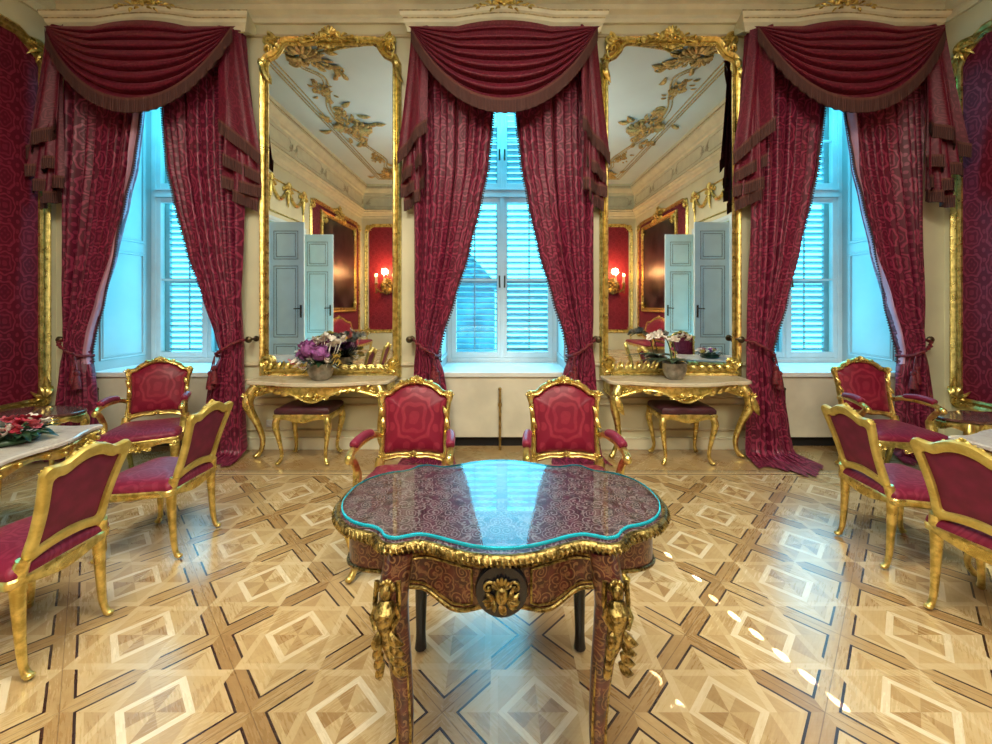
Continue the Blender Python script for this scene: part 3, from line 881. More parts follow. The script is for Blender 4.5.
def fringe_strip(mb, edge, ln, depth=.0, n=1):
    """edge list of Vector; hanging strip"""
    m = len(edge) - 1; Ls = [0]
    for a, b in zip(edge, edge[1:]): Ls.append(Ls[-1] + (b - a).length)
    for lay in range(2):
        mb.grid(lambda a, b: tuple(edge[int(round(a * m))] + Vector((0, -.012 * lay + .008 * sin(a * m * 1.7 + lay) * b, -b * ln))), m, 4, lambda a, b: (Ls[int(round(a * m))], 1 - b))
PZ = 4.20
def swag(cx, label, ph):
    r = thing('swag', label, 'curtain swag', (cx, 3.98, PZ), 0, 'swags over the windows')
    hw = .93; SAG = .70
    def prof(s): return (1 - abs(2 * s - 1) ** 2.1) ** .92
    def pt(s, t):
        x = -hw + 2 * hw * s; p = prof(s)
        arch = .06 * max(0, 1 - (x / .45) ** 2)
        z = arch * (1 - t) - t * (SAG * p + .02) - .0
        k = t * 7.5
        fo = abs(sin(PI * k)) ** .8
        y = -.03 - (.085 * fo * (p ** .7) + .05 * sin(PI * t) * p) * (.35 + .65 * t ** .5)
        z -= .035 * fo * p
        return (x * (1 - .03 * t * (1 - p)), y, z)
    mb = MB(); mb.grid(pt, 64, 110, lambda s, t: (s * 2.4, t * .9 + ph))
    mb.build('drapery', M['swag'], r, angle=180)
    e = [Vector(pt(i / 90, 1.0)) + Vector((0, -.008, .01)) for i in range(91)]
    mb = MB(); fringe_strip(mb, e, .14); mb.build('fringe', M['fringe'], r)
    return r
def jabot(cx, sd, label, ph, hug=1.0):
    r = thing('cascade', label, 'curtain cascade', (cx + sd * .9, 4.0, PZ), 0, 'fringed cascades beside the swags')
    # tiers: (outer x top, outer x bottom, inner x, outer bottom z, inner bottom z, y)
    tiers = [(.02, .175, -.15, -1.17, -.90, -.04), (.02, .145, -.10, -1.36, -1.24, .0), (.02, .155, -.12, -1.50, -1.45, .025), (.02, .12, -.07, -1.64, -1.56, .05)]
    clothm = MB(); fr = MB()
    lim = (cx + sd * .9, )
    for k, (ot, ob, ib, zo, zi, y) in enumerate(tiers):
        room = (XR - .03 - lim[0]) if sd > 0 else (lim[0] - XL - .03)
        ob = min(ob * (1.25 if hug == 0 else hug), room)
        def pt(a, b, ot=ot, ob=ob, ib=ib, zo=zo, zi=zi, y=y, k=k):
            zb = zi + (zo - zi) * a ** 1.1
            b2 = b
            xo = ot + (ob - ot) * b2 ** 1.2; xi = (-.16 if k == 0 else -.06) + (ib + (.16 if k == 0 else .06)) * b2
            x = xi + (xo - xi) * a
            fold = sin(2 * PI * (a * 1.6 + ph + k * .35)) * (.012 + .03 * b2)
            return (sd * x, min(.172, y + fold * (1 - .7 * a * hug) - .02 * b2 + .21 * hug * max(0, a - .1) ** .8 * (.45 + .55 * b2)), .02 + (zb - .02) * b2)
        clothm.grid(pt, 22, 28, lambda a, b, k=k: (a * .4 + k * .3, -b * 1.3))
        fringe_strip(fr, [Vector(pt(i / 22, 1.0)) + Vector((0, -.008, .012)) for i in range(23)], .135 if k == 0 else .12)
    clothm.build('cloth', M['swag'], r, angle=180); fr.build('fringe', M['fringe'], r)
    return r
def pelmet(cx, label, hw=.955):
    r = thing('pelmet', label, 'pelmet', (cx, YW, PZ), 0, 'window pelmets')
    N = 48
    def arch(x): return .05 * max(0, 1 - (x / .48) ** 2) ** 1.3
    prof = [(0.20, 0), (.205, .03), (.215, .06), (.235, .085), (.24, .12), (.262, .14), (.27, .175), (.25, .18)]
    xl = max(-hw, XL + .06 - cx); xr = min(hw, XR - .05 - cx)
    path = [(xl, 'l0')]
    mb = MB(); rings = []
    for i in range(N + 1):
        x = xl + (xr - xl) * i / N
        rings.append([(x + (x / hw) * (d - .2), -d, z + arch(x)) for d, z in prof] + [(x, -.006, .18 + arch(x)), (x, -.006, .10 + arch(x)), (x, -.185, .03 + arch(x))])
    mb.rings(rings)
    mb.build('board', M['cream2'], r, smooth=False)
    mb = MB()
    for d, z, rad in ((.208, .0, .007), (.24, .125, .008), (.268, .178, .007)):
        mb.tube([((xl + (xr - xl) * i / N) * (1 + (d - .2) / hw), -d, z + arch(xl + (xr - xl) * i / N)) for i in range(N + 1)], rad, 6)
    mb.build('gilt_line', M['stucco'], r)
    mb = MB(T((0, -.25, .20))); crest(mb, .33, .15, .035)
    mb.build('crest', M['gold'], r)
    return r
for i, cx in enumerate(CURX):
    pelmet(cx, 'cream pelmet with gilt shell crest over the %s window' % names3[i])
    swag(cx, 'red draped swag with brown fringe below the pelmet of the %s window' % names3[i], i * .3)
    for sd in (-1, 1):
        jabot(cx, sd, 'red fringed cascade hanging at the %s end of the swag of the %s window' % ('left' if sd < 0 else 'right', names3[i]), i * .4 + sd * .2, 0.0 if (i, sd) in ((0, -1), (2, 1)) else .82 if (i, sd) == (2, -1) else 1.0)

# ================================================================== MIRRORS
def big_mirror(cx, label):
    r = thing('wall_mirror', label, 'mirror', (cx, YW, .80), 0, 'tall gilt mirrors')
    w, h = .655, 3.40
    q = .17
    P = [(-w, .03), (w, .03), (w, h - q * 1.25), (w - .02, h - q), (w - .09, h - q * .8), (w - .14, h - q * .45), (w - q, h - .02), (w - q * 1.2, h), (-w + q * 1.2, h), (-w + q, h - .02), (-w + .14, h - q * .45), (-w + .09, h - q * .8), (-w + .02, h - q), (-w, h - q * 1.25)]
    mb = MB(); mb._add([(x, -.022, z) for x, z in P], [tuple(range(len(P)))]); mb.build('looking_glass', M['mirror'], r, False)
    mb = MB(); mb.sweep(P, [(-.012, 0), (-.012, .03), (.0, .045), (.02, .04), (.03, .028), (.045, .05), (.062, .055), (.075, .04), (.075, 0)])
    mb.build('frame', M['gold'], r, angle=50)
    mb = MB(T((0, -.05, h + .02))); crest(mb, .34, .15, .04)
    # little scrolls hanging into the glass below the crest
    mb.M = T((0, -.04, h - .01)) @ SC(1, 1, -1); crest(mb, .16, .06, .02)
    mb.build('crest', M['gold'], r)
    for sx in (-1, 1):
        mb = MB(T((sx * (w - .02), -.045, h + .03)))
        corner_orn(mb, sx, 1, .19, .04)
        spiral(mb, sx * .0, -.0, .07, 1.3, sx, PI / 2, .024)
        mb.M = T((sx * (w + .035), -.04, h - .27)); leafb(mb, 0, .05, -PI / 2, .2, .03, .03); leafb(mb, 0, 0, PI / 2, .12, .03, .03)
        mb.build('corner_scroll', M['gold'], r)
        mb = MB(T((sx * (w + .03), -.045, .0)))
        corner_orn(mb, sx, -1, .2, .04)
        mb.M = T((sx * (w + .03), -.05, .05)); spiral(mb, -sx * .03, .06, .06, 1.2, -sx, 0, .022)
        for i in range(6): leafb(mb, -sx * (.05 + .09 * i), -.02, PI / 2 + sx * .8, .10, .022, .02)
        mb.build('corner_scroll', M['gold'], r)
    return r
big_mirror(-1.735, 'tall gilt framed mirror on the wall left of the middle window')
big_mirror(1.785, 'tall gilt framed mirror on the wall right of the middle window')

# ================================================================== FURNITURE
def console(cx, label):
    r = thing('console_table', label, 'console table', (cx, YW, 0), 0, 'gilt consoles below the mirrors')
    half = [(0, -.48), (.15, -.475), (.30, -.445), (.42, -.40), (.52, -.375), (.62, -.37), (.685, -.32), (.70, -.20), (.70, -.015)]
    fp = catmull(half, 6, False)
    out = [(-x, y) for x, y in reversed(fp)] + fp[1:]
    mb = MB(); mb.rings([[(x * k, y * k2 - .01, z) for x, y in out] for k, k2, z in ((.975, .97, .735), (1, 1, .745), (1, 1, .768), (.985, .985, .775))])
    mb.build('marble_top', M['marble'], r, angle=30)
    # carved apron following the front
    n = len(out)
    def low(i):
        x = out[i][0]
        return .735 - .075 - .035 * cos(x * 9.2) - .03 * math.exp(-(x / .12) ** 2)
    mb = MB(); rg = []
    for i, (x, y) in enumerate(out):
        b = low(i)
        rg.append([(x * .94, y * .93 - .01, .737), (x * .955, y * .945 - .01, (.737 + b) / 2), (x * .945, y * .935 - .01, b), (x * .91, y * .90 - .01, b), (x * .90, y * .89 - .01, .737)])
    mb.rings(rg)
    mb.tube([(x * .95, y * .94 - .016, low(i)) for i, (x, y) in enumerate(out)], .011, 6)
    mb.M = T((0, -.46, .63)); crest(mb, .17, .07, .03)
    for sx in (-1, 1):
        mb.M = T((sx * .56, -.36, .69)); shell(mb, 0, -.02, .05, 5)
        for k in range(4):
            mb.M = T((sx * (.22 + .08 * k), -.445 + .025 * k, .66 + .012 * k)); leafb(mb, 0, 0, PI / 2 - sx * 1.2, .08, .018, .014)
    mb.build('apron', M['gold'], r, angle=50)
    for sx in (-1, 1):
        mb = MB()
        cabriole(mb, [(sx * .59, -.33, .72), (sx * .635, -.37, .62), (sx * .64, -.36, .52), (sx * .60, -.30, .36), (sx * .575, -.25, .20), (sx * .60, -.22, .08), (sx * .63, -.24, .022)], [.05, .05, .044, .032, .026, .022, .026])
        mb.M = T((sx * .635, -.415, .60)); leafb(mb, 0, .05, -PI / 2, .2, .035, .02); shell(mb, 0, .03, .045, 5)
        mb.build('leg', M['gold'], r)
    return r
console(-1.735, 'gilt console table with marble top under the left mirror')
console(1.755, 'gilt console table with marble top under the right mirror')

def stool():
    r = thing('stool', 'gilt stool with dark plum seat tucked under the left console', 'stool', (-1.83, 3.98, 0), 0, 'gilt stools under the consoles')
    out = [(x * .25, y * .18) for x, y in [(-1, -1), (-.5, -1.06), (0, -1), (.5, -1.06), (1, -1), (1.03, 0), (1, 1), (0, 1), (-1, 1), (-1.03, 0)]]
    out = resample(out, 48)
    mb = MB(); mb.rings([[(x * k, y * k, z) for x, y in out] for k, z in ((1, .475), (1.02, .49), (1.02, .515), (.95, .535), (.75, .545), (.3, .552))]); mb.build('seat', M['purple'], r)
    mb = MB(); mb.rings([[(x * k, y * k, z + (-.018 * cos(x * 18) if z < .44 else 0)) for x, y in out] for k, z in ((1.03, .48), (1.06, .465), (1.03, .43), (1.0, .415), (.95, .42), (.95, .48))]); mb.build('seat_rail', M['gold'], r)
    for sx in (-1, 1):
        for sy in (-1, 1):
            mb = MB()
            cabriole(mb, [(sx * .225, sy * .155, .46), (sx * .245, sy * .175, .38), (sx * .225, sy * .155, .24), (sx * .205, sy * .14, .09), (sx * .225, sy * .16, .02)], [.03, .032, .022, .016, .02])
            mb.build('leg', M['gold'], r)
    return r
st = stool()
dup(st, (1.78, 3.98, 0), 0, 'gilt stool with dark plum seat tucked under the right console')

def ringframe(mb, outer, inner, th):
    n = len(outer); rg = []
    for i in range(n):
        o, q = Vector(outer[i]), Vector(inner[i])
        def P(t, y): p = o.lerp(q, t); return (p.x, y, p.y)
        rg.append([P(0, 0), P(.05, -th * .38), P(.25, -th * .55), P(.5, -th * .42), P(.75, -th * .55), P(.95, -th * .4), P(1, 0), P(.95, th * .4), P(.7, th * .5), P(.3, th * .5), P(.05, th * .38)])
    mb.rings(rg, closed=True)
def pad(mb, outline, yf, yb, uvs=1.0, vc=0):
    n = len(outline); cx = sum(p[0] for p in outline) / n; cz = sum(p[1] for p in outline) / n
    K = [1, .97, .9, .75, .5, .25, .02]
    for y, m in ((yf, 0), (yb, 1)):
        mb.cur = m
        mb.rings([[(cx + (x - cx) * k, y * (1 - k ** 4) ** .8, cz + (z - cz) * k) for x, z in outline] for k in K], False, True, uvfn=lambda p: (p[0] * uvs, (p[2] - cz) * uvs))
def seatpad(mb, out, z0, z1, dome):
    K = [(1, z0), (1.02, z0 + (z1 - z0) * .4), (1.0, z1 - .012), (.95, z1), (.8, z1 + dome * .45), (.55, z1 + dome * .8), (.25, z1 + dome), (.02, z1 + dome)]
    mb.rings([[(x * k, y * k, z) for x, y in out] for k, z in K], uvfn=lambda p: (p[0] + p[2] * .5, p[1] + p[2] * .5))
def rail(mb, out, ztop, zbot, wave=.016):
    n = len(out)
    def low(p): return zbot - wave * cos(p[0] * 17) * 1.0
    mb.rings([[(x * 1.0, y * 1.0, ztop) for x, y in out], [(x * 1.035, y * 1.035, ztop - .012) for x, y in out], [(x * 1.02, y * 1.02, (ztop + zbot) / 2) for x, y in out],
              [(x * 1.03, y * 1.03, low((x, y)) + .008) for x, y in out], [(x * 1.0, y * 1.0, low((x, y))) for x, y in out], [(x * .93, y * .93, low((x, y)) + .01) for x, y in out], [(x * .93, y * .93, ztop) for x, y in out]])

def side_chair():
    r = thing('side_chair', '', 'chair', (0, 0, 0), 0, 'gilt side chairs around the marble tables')
    so = catmull([(0, -.265), (.10, -.255), (.20, -.24), (.245, -.20), (.235, -.05), (.205, .12), (.185, .19), (0, .195), (-.185, .19), (-.205, .12), (-.235, -.05), (-.245, -.20), (-.20, -.24), (-.10, -.255)], 5)
    mb = MB(); seatpad(mb, so, .405, .455, .025); mb.build('seat', M['velvet'], r)
    mb = MB(); rail(mb, so, .42, .36)
    mb.M = T((0, -.27, .355)); crest(mb, .09, .045, .018); mb.build('seat_rail', M['gold'], r)
    Mb = T((0, .185, .465)) @ RX(-17) @ SC(.86, 1, 1.06)
    ho = [(0, .018), (.08, .012), (.15, -.005), (.178, -.02), (.192, .03), (.188, .10), (.196, .20), (.212, .29), (.222, .335), (.222, .362), (.20, .382), (.16, .378), (.125, .378), (.09, .395), (.045, .412), (0, .416)]
    hi = [(0, .062), (.07, .056), (.12, .046), (.138, .046), (.146, .06), (.146, .11), (.151, .19), (.163, .265), (.170, .305), (.168, .322), (.150, .330), (.122, .328), (.098, .336), (.072, .350), (.036, .362), (0, .366)]
    O = resample(catmull(mirror_x(ho), 6), 120); I = catmull(mirror_x(hi), 6)
    Oc = catmull(mirror_x(ho), 4); Ic = catmull(mirror_x(hi), 4)
    mb = MB(Mb); ringframe(mb, Oc, Ic, .034)
    mb.M = Mb @ T((0, -.012, .385)); crest(mb, .09, .045, .02)
    for sx in (-1, 1): mb.M = Mb @ T((sx * .2, -.01, .36)); shell(mb, 0, -.01, .025, 5)
    mb.build('back_frame', M['goldflat'], r, angle=60)
    mb = MB(Mb); pad(mb, Ic, -.03, .006); mb.build('backrest', [M['chairred'], M['backcloth']], r, angle=180)
    for sx in (-1, 1):
        mb = MB(); cabriole(mb, [(sx * .160, .188, .475), (sx * .166, .175, .42), (sx * .166, .172, .34), (sx * .166, .178, .22), (sx * .166, .187, .10), (sx * .167, .198, .045), (sx * .168, .212, .018)], [.024, .028, .025, .020, .016, .014, .016])
        mb.build('leg', M['gold'], r)
        mb = MB(); cabriole(mb, [(sx * .205, -.20, .40), (sx * .225, -.225, .34), (sx * .215, -.21, .22), (sx * .20, -.195, .08), (sx * .215, -.22, .02)], [.030, .032, .021, .015, .018])
        mb.M = T((sx * .23, -.25, .35)); shell(mb, 0, 0, .03, 5)
        mb.build('leg', M['gold'], r)
    return r
sc1 = side_chair()
sc1.location = (-2.095, 1.80, 0); sc1.rotation_euler = (0, 0, math.radians(-90)); sc1['label'] = 'gilt side chair with crimson seat at the left table, nearest the camera'
dup(sc1, (-2.105, 2.58, 0), -90, 'gilt side chair seen from behind between the left armchair and the nearest left chair')
dup(sc1, (2.415, 2.47, 0), 87, 'gilt side chair seen from behind in front of the right armchair')
dup(sc1, (2.37, 1.89, 0), 102, 'gilt side chair cut by the right edge of the frame, back toward the camera')

def armchair():
    r = thing('armchair', '', 'armchair', (0, 0, 0), 0, 'gilt armchairs with crimson damask')
    so = catmull([(0, -.30), (.12, -.29), (.24, -.275), (.272, -.23), (.264, -.05), (.24, .14), (.225, .215), (0, .22), (-.225, .215), (-.24, .14), (-.264, -.05), (-.272, -.23), (-.24, -.275), (-.12, -.29)], 5)
    mb = MB(); seatpad(mb, so, .40, .455, .03); mb.build('seat', M['velvet'], r)
    mb = MB(); rail(mb, so, .415, .345, .02)
    mb.M = T((0, -.31, .335)); crest(mb, .12, .055, .022); mb.build('seat_rail', M['gold'], r)
    Mb = T((0, .215, .475)) @ RX(-12)
    ho = [(0, .03), (.03, .018), (.10, .02), (.18, .0), (.215, -.015), (.228, .03), (.224, .12), (.228, .26), (.236, .36), (.246, .395), (.252, .425), (.236, .455), (.205, .455), (.18, .462), (.15, .492), (.10, .515), (.05, .532), (0, .538)]
    hi = [(0, .068), (.03, .062), (.10, .06), (.17, .05), (.186, .048), (.194, .065), (.192, .13), (.196, .26), (.203, .35), (.208, .38), (.206, .402), (.194, .415), (.176, .418), (.158, .428), (.13, .452), (.09, .476), (.045, .492), (0, .496)]
    Oc = catmull(mirror_x(ho), 4); Ic = catmull(mirror_x(hi), 4)
    mb = MB(Mb); ringframe(mb, Oc, Ic, .04)
    mb.M = Mb @ T((0, -.016, .505)); crest(mb, .12, .055, .024)
    for sx in (-1, 1):
        mb.M = Mb @ T((sx * .232, -.018, .43)); shell(mb, 0, -.012, .032, 5)
        mb.M = Mb @ T((sx * .212, -.02, .28)); leafb(mb, 0, 0, PI / 2, .08, .014, .012); leafb(mb, 0, 0, -PI / 2, .08, .014, .012)
        mb.M = Mb @ T((sx * .2, -.02, .03)); shell(mb, 0, 0, .028, 5)
    mb.M = Mb @ T((0, -.02, .035)); shell(mb, 0, 0, .03, 5)
    mb.build('back_frame', M['gold'], r, angle=60)
    mb = MB(Mb); pad(mb, Ic, -.04, .008); mb.build('backrest', [M['chairred'], M['backcloth']], r, angle=180)
    for sx in (-1, 1):
        mb = MB()
        arm = catmull([(sx * .228, .235, .64), (sx * .245, .16, .665), (sx * .268, .02, .672), (sx * .280, -.10, .662), (sx * .282, -.16, .642), (sx * .28, -.175, .612)], 5, False)
        mb.tube(arm, [.021] * 12 + [.022] * (len(arm) - 12), 8)
        mb.tube(catmull([(sx * .278, -.15, .63), (sx * .274, -.10, .58), (sx * .27, -.07, .52), (sx * .264, -.09, .44), (sx * .256, -.12, .39)], 5, False), [.022] * 10 + [.027] * 11, 8)
        mb.ball((sx * .281, -.168, .632), (.026, .032, .03), 10, 7)
        a = mb.build('armrest', M['gold'], r)
        mb = MB()
        pp = catmull([(sx * .248, .15, .683), (sx * .266, .04, .70), (sx * .276, -.07, .696), (sx * .28, -.11, .684)], 5, False)
        mb.tube(pp, [.014, .022] + [.027] * (len(pp) - 4) + [.024, .014], 10)
        mb.build('arm_pad', M['velvet'], a)
        mb = MB(); cabriole(mb, [(sx * .215, .21, .50), (sx * .218, .20, .42), (sx * .212, .205, .32), (sx * .205, .23, .18), (sx * .20, .26, .07), (sx * .202, .28, .022)], [.028, .034, .028, .022, .018, .021])
        mb.build('leg', M['gold'], r)
        mb = MB(); cabriole(mb, [(sx * .232, -.225, .40), (sx * .256, -.26, .33), (sx * .243, -.245, .21), (sx * .225, -.225, .08), (sx * .242, -.252, .022)], [.034, .036, .023, .016, .02])
        mb.M = T((sx * .26, -.29, .345)); shell(mb, 0, 0, .034, 5)
        mb.build('leg', M['gold'], r)
    return r
ac = armchair()
ac.location = (-.555, 2.46, 0); ac['label'] = 'gilt crimson armchair behind the centre table, left one of the pair'
dup(ac, (.445, 2.46, 0), 0, 'gilt crimson armchair behind the centre table, right one of the pair')
dup(ac, (-3.02, 3.52, 0), 24, 'gilt crimson armchair in front of the left window')
dup(ac, (3.36, 3.52, 0), -6, 'gilt crimson armchair in front of the right window')
dup(ac, (-3.15, 1.12, 0), 180, 'gilt crimson armchair at the near end of the left table, facing the windows')
dup(ac, (3.45, 1.05, 0), 182, 'gilt crimson armchair at the near end of the right table, facing the windows')
dup(ac, (-2.3, -4.0, 0), 150, 'gilt crimson armchair standing by the rear wall candles, left part of the room')

# sofas below the paintings at the far end (seen in the mirrors)
def sofa():
    r = thing('sofa', '', 'sofa', (0, 0, 0), 0, 'gilt sofas along the side walls')
    w = .85
    so = resample([(-w, -.32), (0, -.34), (w, -.32), (w, .27), (-w, .27)], 80)
    mb = MB(); seatpad(mb, so, .38, .45, .035); mb.build('seat', M['velvet'], r)
    mb = MB(); rail(mb, so, .40, .32, .015); mb.build('seat_rail', M['gold'], r)
    ho = [(0, 0), (.5, .0), (.86, -.01), (.9, .1), (.9, .35), (.88, .5), (.78, .53), (.6, .55), (.3, .66), (0, .70)]
    hi = [(0, .05), (.5, .05), (.82, .04), (.85, .1), (.85, .34), (.83, .46), (.76, .48), (.58, .50), (.29, .61), (0, .65)]
    Mb = T((0, .25, .48)) @ RX(-12)
    Oc = catmull(mirror_x(ho), 5); Ic = catmull(mirror_x(hi), 5)
    mb = MB(Mb); ringframe(mb, Oc, Ic, .045); mb.M = Mb @ T((0, -.02, .66)); crest(mb, .2, .08, .03); mb.build('back_frame', M['gold'], r)
    mb = MB(Mb); pad(mb, Ic, -.06, .01); mb.build('backrest', [M['chairred'], M['backcloth']], r, angle=180)
    for sx in (-1, 1):
        mb = MB(); mb.tube(catmull([(sx * .88, .28, .72), (sx * .92, .1, .72), (sx * .94, -.12, .70), (sx * .94, -.2, .64), (sx * .92, -.14, .55), (sx * .9, -.16, .4)], 6, False), .025, 8); mb.build('armrest', M['gold'], r)
        for sy, y in ((-1, -.27), (1, .25)):
            mb = MB(); cabriole(mb, [(sx * .80, y, .38), (sx * .83, y + sy * .02, .30), (sx * .81, y, .16), (sx * .8, y, .06), (sx * .82, y + sy * .025, .022)], [.035, .038, .025, .018, .023]); mb.build('leg', M['gold'], r)
    return r
sf = sofa(); sf.location = (XL + .42, -3.2, 0); sf.rotation_euler = (0, 0, PI / 2); sf['label'] = 'long gilt sofa in crimson damask below the painting of the left wall'
dup(sf, (XR - .42, -3.2, 0), -90, 'long gilt sofa in crimson damask below the painting of the right wall')
def painting(Mw, x0, x1, z0, z1, label):
    r = thing('painting', label, 'painting', tuple(Mw.translation), 0, 'dark paintings on the side walls')
    Ml = Matrix.Translation(-Mw.translation) @ Mw
    mb = MB(Ml); mb.box(x0, x1, -.03, -.01, z0, z1); mb.build('canvas', M['canvas'], r, False)
    mb = MB(Ml); mb.sweep([(x0, z0), (x1, z0), (x1, z1), (x0, z1)], [(0, .01), (0, .04), (.03, .06), (.07, .04), (.11, .07), (.13, .04), (.13, .01)])
    mb.M = Ml @ T(((x0 + x1) / 2, -.05, z1 + .1)); crest(mb, .4, .22, .06)
    for sx, x in ((-1, x0), (1, x1)):
        for sz, z in ((-1, z0), (1, z1)): mb.M = Ml @ T((x, -.05, z)); corner_orn(mb, sx, sz, .3, .06)
    mb.build('frame', M['gold'], r, angle=50)
painting(ML, -4.5, -2.2, 1.42, 3.85, 'large dark oil painting in a gilt frame on the left wall')
painting(MR, 2.2, 4.5, 1.42, 3.85, 'large dark oil painting in a gilt frame on the right wall')
def sconce(x, label):
    r = thing('wall_sconce', label, 'wall light', (x, YR, 2.15), 0, 'candle sconces on the rear wall'); r.scale = (1.45, 1.45, 1.45)
    mb = MB(RZ(180)); mb.M = RZ(180) @ T((0, -.02, 0)); crest(mb, .14, .2, .05); mb.M = RZ(180) @ T((0, -.02, 0)) @ SC(1, 1, -1); crest(mb, .12, .22, .05)
    mb.M = Matrix.Identity(4)
    tips = []
    for i in range(5):
        a = (i - 2) * .62; d = .26 + .05 * (2 - abs(i - 2)); q = (sin(a) * d, .06 + cos(a) * d * .7)
        mb.tube(catmull([(0, .03, -.05), (q[0] * .5, q[1] * .6, -.16), (q[0], q[1], -.06), (q[0], q[1], .02)], 5, False), .012, 6)
        mb.lathe([(.012, 0), (.035, .02), (.03, .03), (.012, .035)], 10, (q[0], q[1], .02)); tips.append(q)
        for k in range(3): mb.ball((q[0], q[1], -.06 - .05 * k), (.014, .014, .02), 6, 5)
    mb.build('bracket', M['golddark'], r)
    for q in tips:
        mb = MB(); mb.lathe([(.012, .05), (.012, .20), (.004, .205)], 8, (q[0], q[1], 0)); cd = mb.build('candle', M['candle'], r)
        mb = MB(); mb.lathe([(.003, .205), (.012, .225), (.009, .25), (.001, .275)], 8, (q[0], q[1], 0)); mb.build('flame', M['flame'], cd)
sconce(-3.72, 'gilt wall sconce with lit candles, the one reflected in the left mirror')
sconce(3.85, 'gilt wall sconce with lit candles, the one reflected in the right mirror')

# ------------------------------------------------------------------ serpentine tables
def cart_outline(a, b, n=6):
    """closed cartouche plan, half sizes a,b, following the centre table's shape"""
    q = [(0, .37), (.085, .358), (.155, .330), (.215, .302), (.262, .290), (.30, .300), (.335, .312), (.372, .300), (.395, .268), (.425, .243), (.47, .228), (.52, .198), (.565, .142), (.592, .07), (.597, 0)]
    q = [(x / .597 * a, y / .37 * b) for x, y in q]
    full = q + [(x, -y) for x, y in reversed(q[:-1])]
    full = full + [(-x, y) for x, y in reversed(full[1:-1])]
    return [(x, y) for x, y in reversed(catmull(full, n))]     # counter-clockwise
def inset(P, k, kk=None):
    kk = kk or k
    return [(x * k, y * kk) for x, y in P]
def marble_table(loc, rz, label):
    r = thing('marble_table', label, 'table', loc, rz, 'marble topped gilt tables')
    a, b = .60, .37
    q = [(0, .40), (.2, .385), (.36, .345), (.45, .335), (.53, .35), (.572, .335), (.568, .26), (.582, .17), (.612, .07), (.62, 0)]
    q = q + [(x, -y) for x, y in reversed(q[:-1])]; q = q + [(-x, y) for x, y in reversed(q[1:-1])]
    O = [(x, y) for x, y in reversed(catmull(q, 6))]
    mb = MB(); mb.rings([[(x, y, z) for x, y in inset(O, k)] for k, z in ((.97, .672), (1.0, .68), (1.0, .695), (.985, .702))]); mb.build('marble_top', M['marblew'], r, angle=30)
    mb = MB()
    def low(x, y): return .615 - .018 * cos(math.atan2(y / b, x / a) * 8)
    mb.rings([[(x * .965, y * .965, .674) for x, y in O], [(x * .985, y * .985, .66) for x, y in O], [(x * .95, y * .95, .64) for x, y in O], [(x * .955, y * .955, low(x, y)) for x, y in O], [(x * .91, y * .91, low(x, y)) for x, y in O], [(x * .90, y * .90, .674) for x, y in O]])
    for k in range(28):
        i = int(k * len(O) / 28); x, y = O[i]
        mb.ball((x * .965, y * .965, low(x, y) + .02), .016, 6, 5)
    mb.build('apron', M['gold'], r, angle=50)
    for sx in (-1, 1):
        for sy in (-1, 1):
            mb = MB(); cabriole(mb, [(sx * .43, sy * .235, .66), (sx * .465, sy * .26, .56), (sx * .445, sy * .245, .38), (sx * .41, sy * .22, .16), (sx * .415, sy * .225, .07), (sx * .44, sy * .25, .022)], [.038, .042, .030, .02, .02, .024])
            mb.M = T((sx * .47, sy * .29, .6)) @ RZ(0 if sy < 0 else 180); shell(mb, 0, -.02, .04, 5)
            mb.build('leg', M['gold'], r)
    return r
mt = marble_table((-3.15, 2.30, 0), 10, 'gilt table with pale marble top and flowers, left side of the room')
dup(mt, (3.37, 2.27, 0), 12, 'gilt table with pale marble top between the right chairs')
def low_table(loc, rz, label):
    r = thing('side_table', label, 'side table', loc, rz, 'low gilt side tables in the corners')
    O = cart_outline(.40, .205)
    mb = MB(); mb.rings([[(x * k, y * k, z) for x, y in O] for k, z in ((.96, .518), (1, .525), (1, .538), (.98, .543))]); mb.build('dark_top', M['marbled'], r, angle=30)
    mb = MB(); mb.rings([[(x * k, y * k, z - (.015 * cos(math.atan2(y / .2, x / .4) * 8) if z < .48 else 0)) for x, y in O] for k, z in ((.96, .52), (1.0, .508), (.96, .48), (.97, .455), (.9, .455), (.88, .52))]); mb.build('apron', M['gold'], r, angle=50)
    for sx in (-1, 1):
        for sy in (-1, 1):
            mb = MB(); cabriole(mb, [(sx * .275, sy * .12, .50), (sx * .30, sy * .14, .42), (sx * .285, sy * .13, .28), (sx * .265, sy * .115, .10), (sx * .285, sy * .135, .022)], [.032, .034, .024, .017, .021]); mb.build('leg', M['gold'], r)
    return r
lt = low_table((-4.165, 3.68, 0), 0, 'low gilt side table with dark red top in the left corner')
dup(lt, (4.18, 3.50, 0), 0, 'low gilt side table with dark red top beside the right armchair')

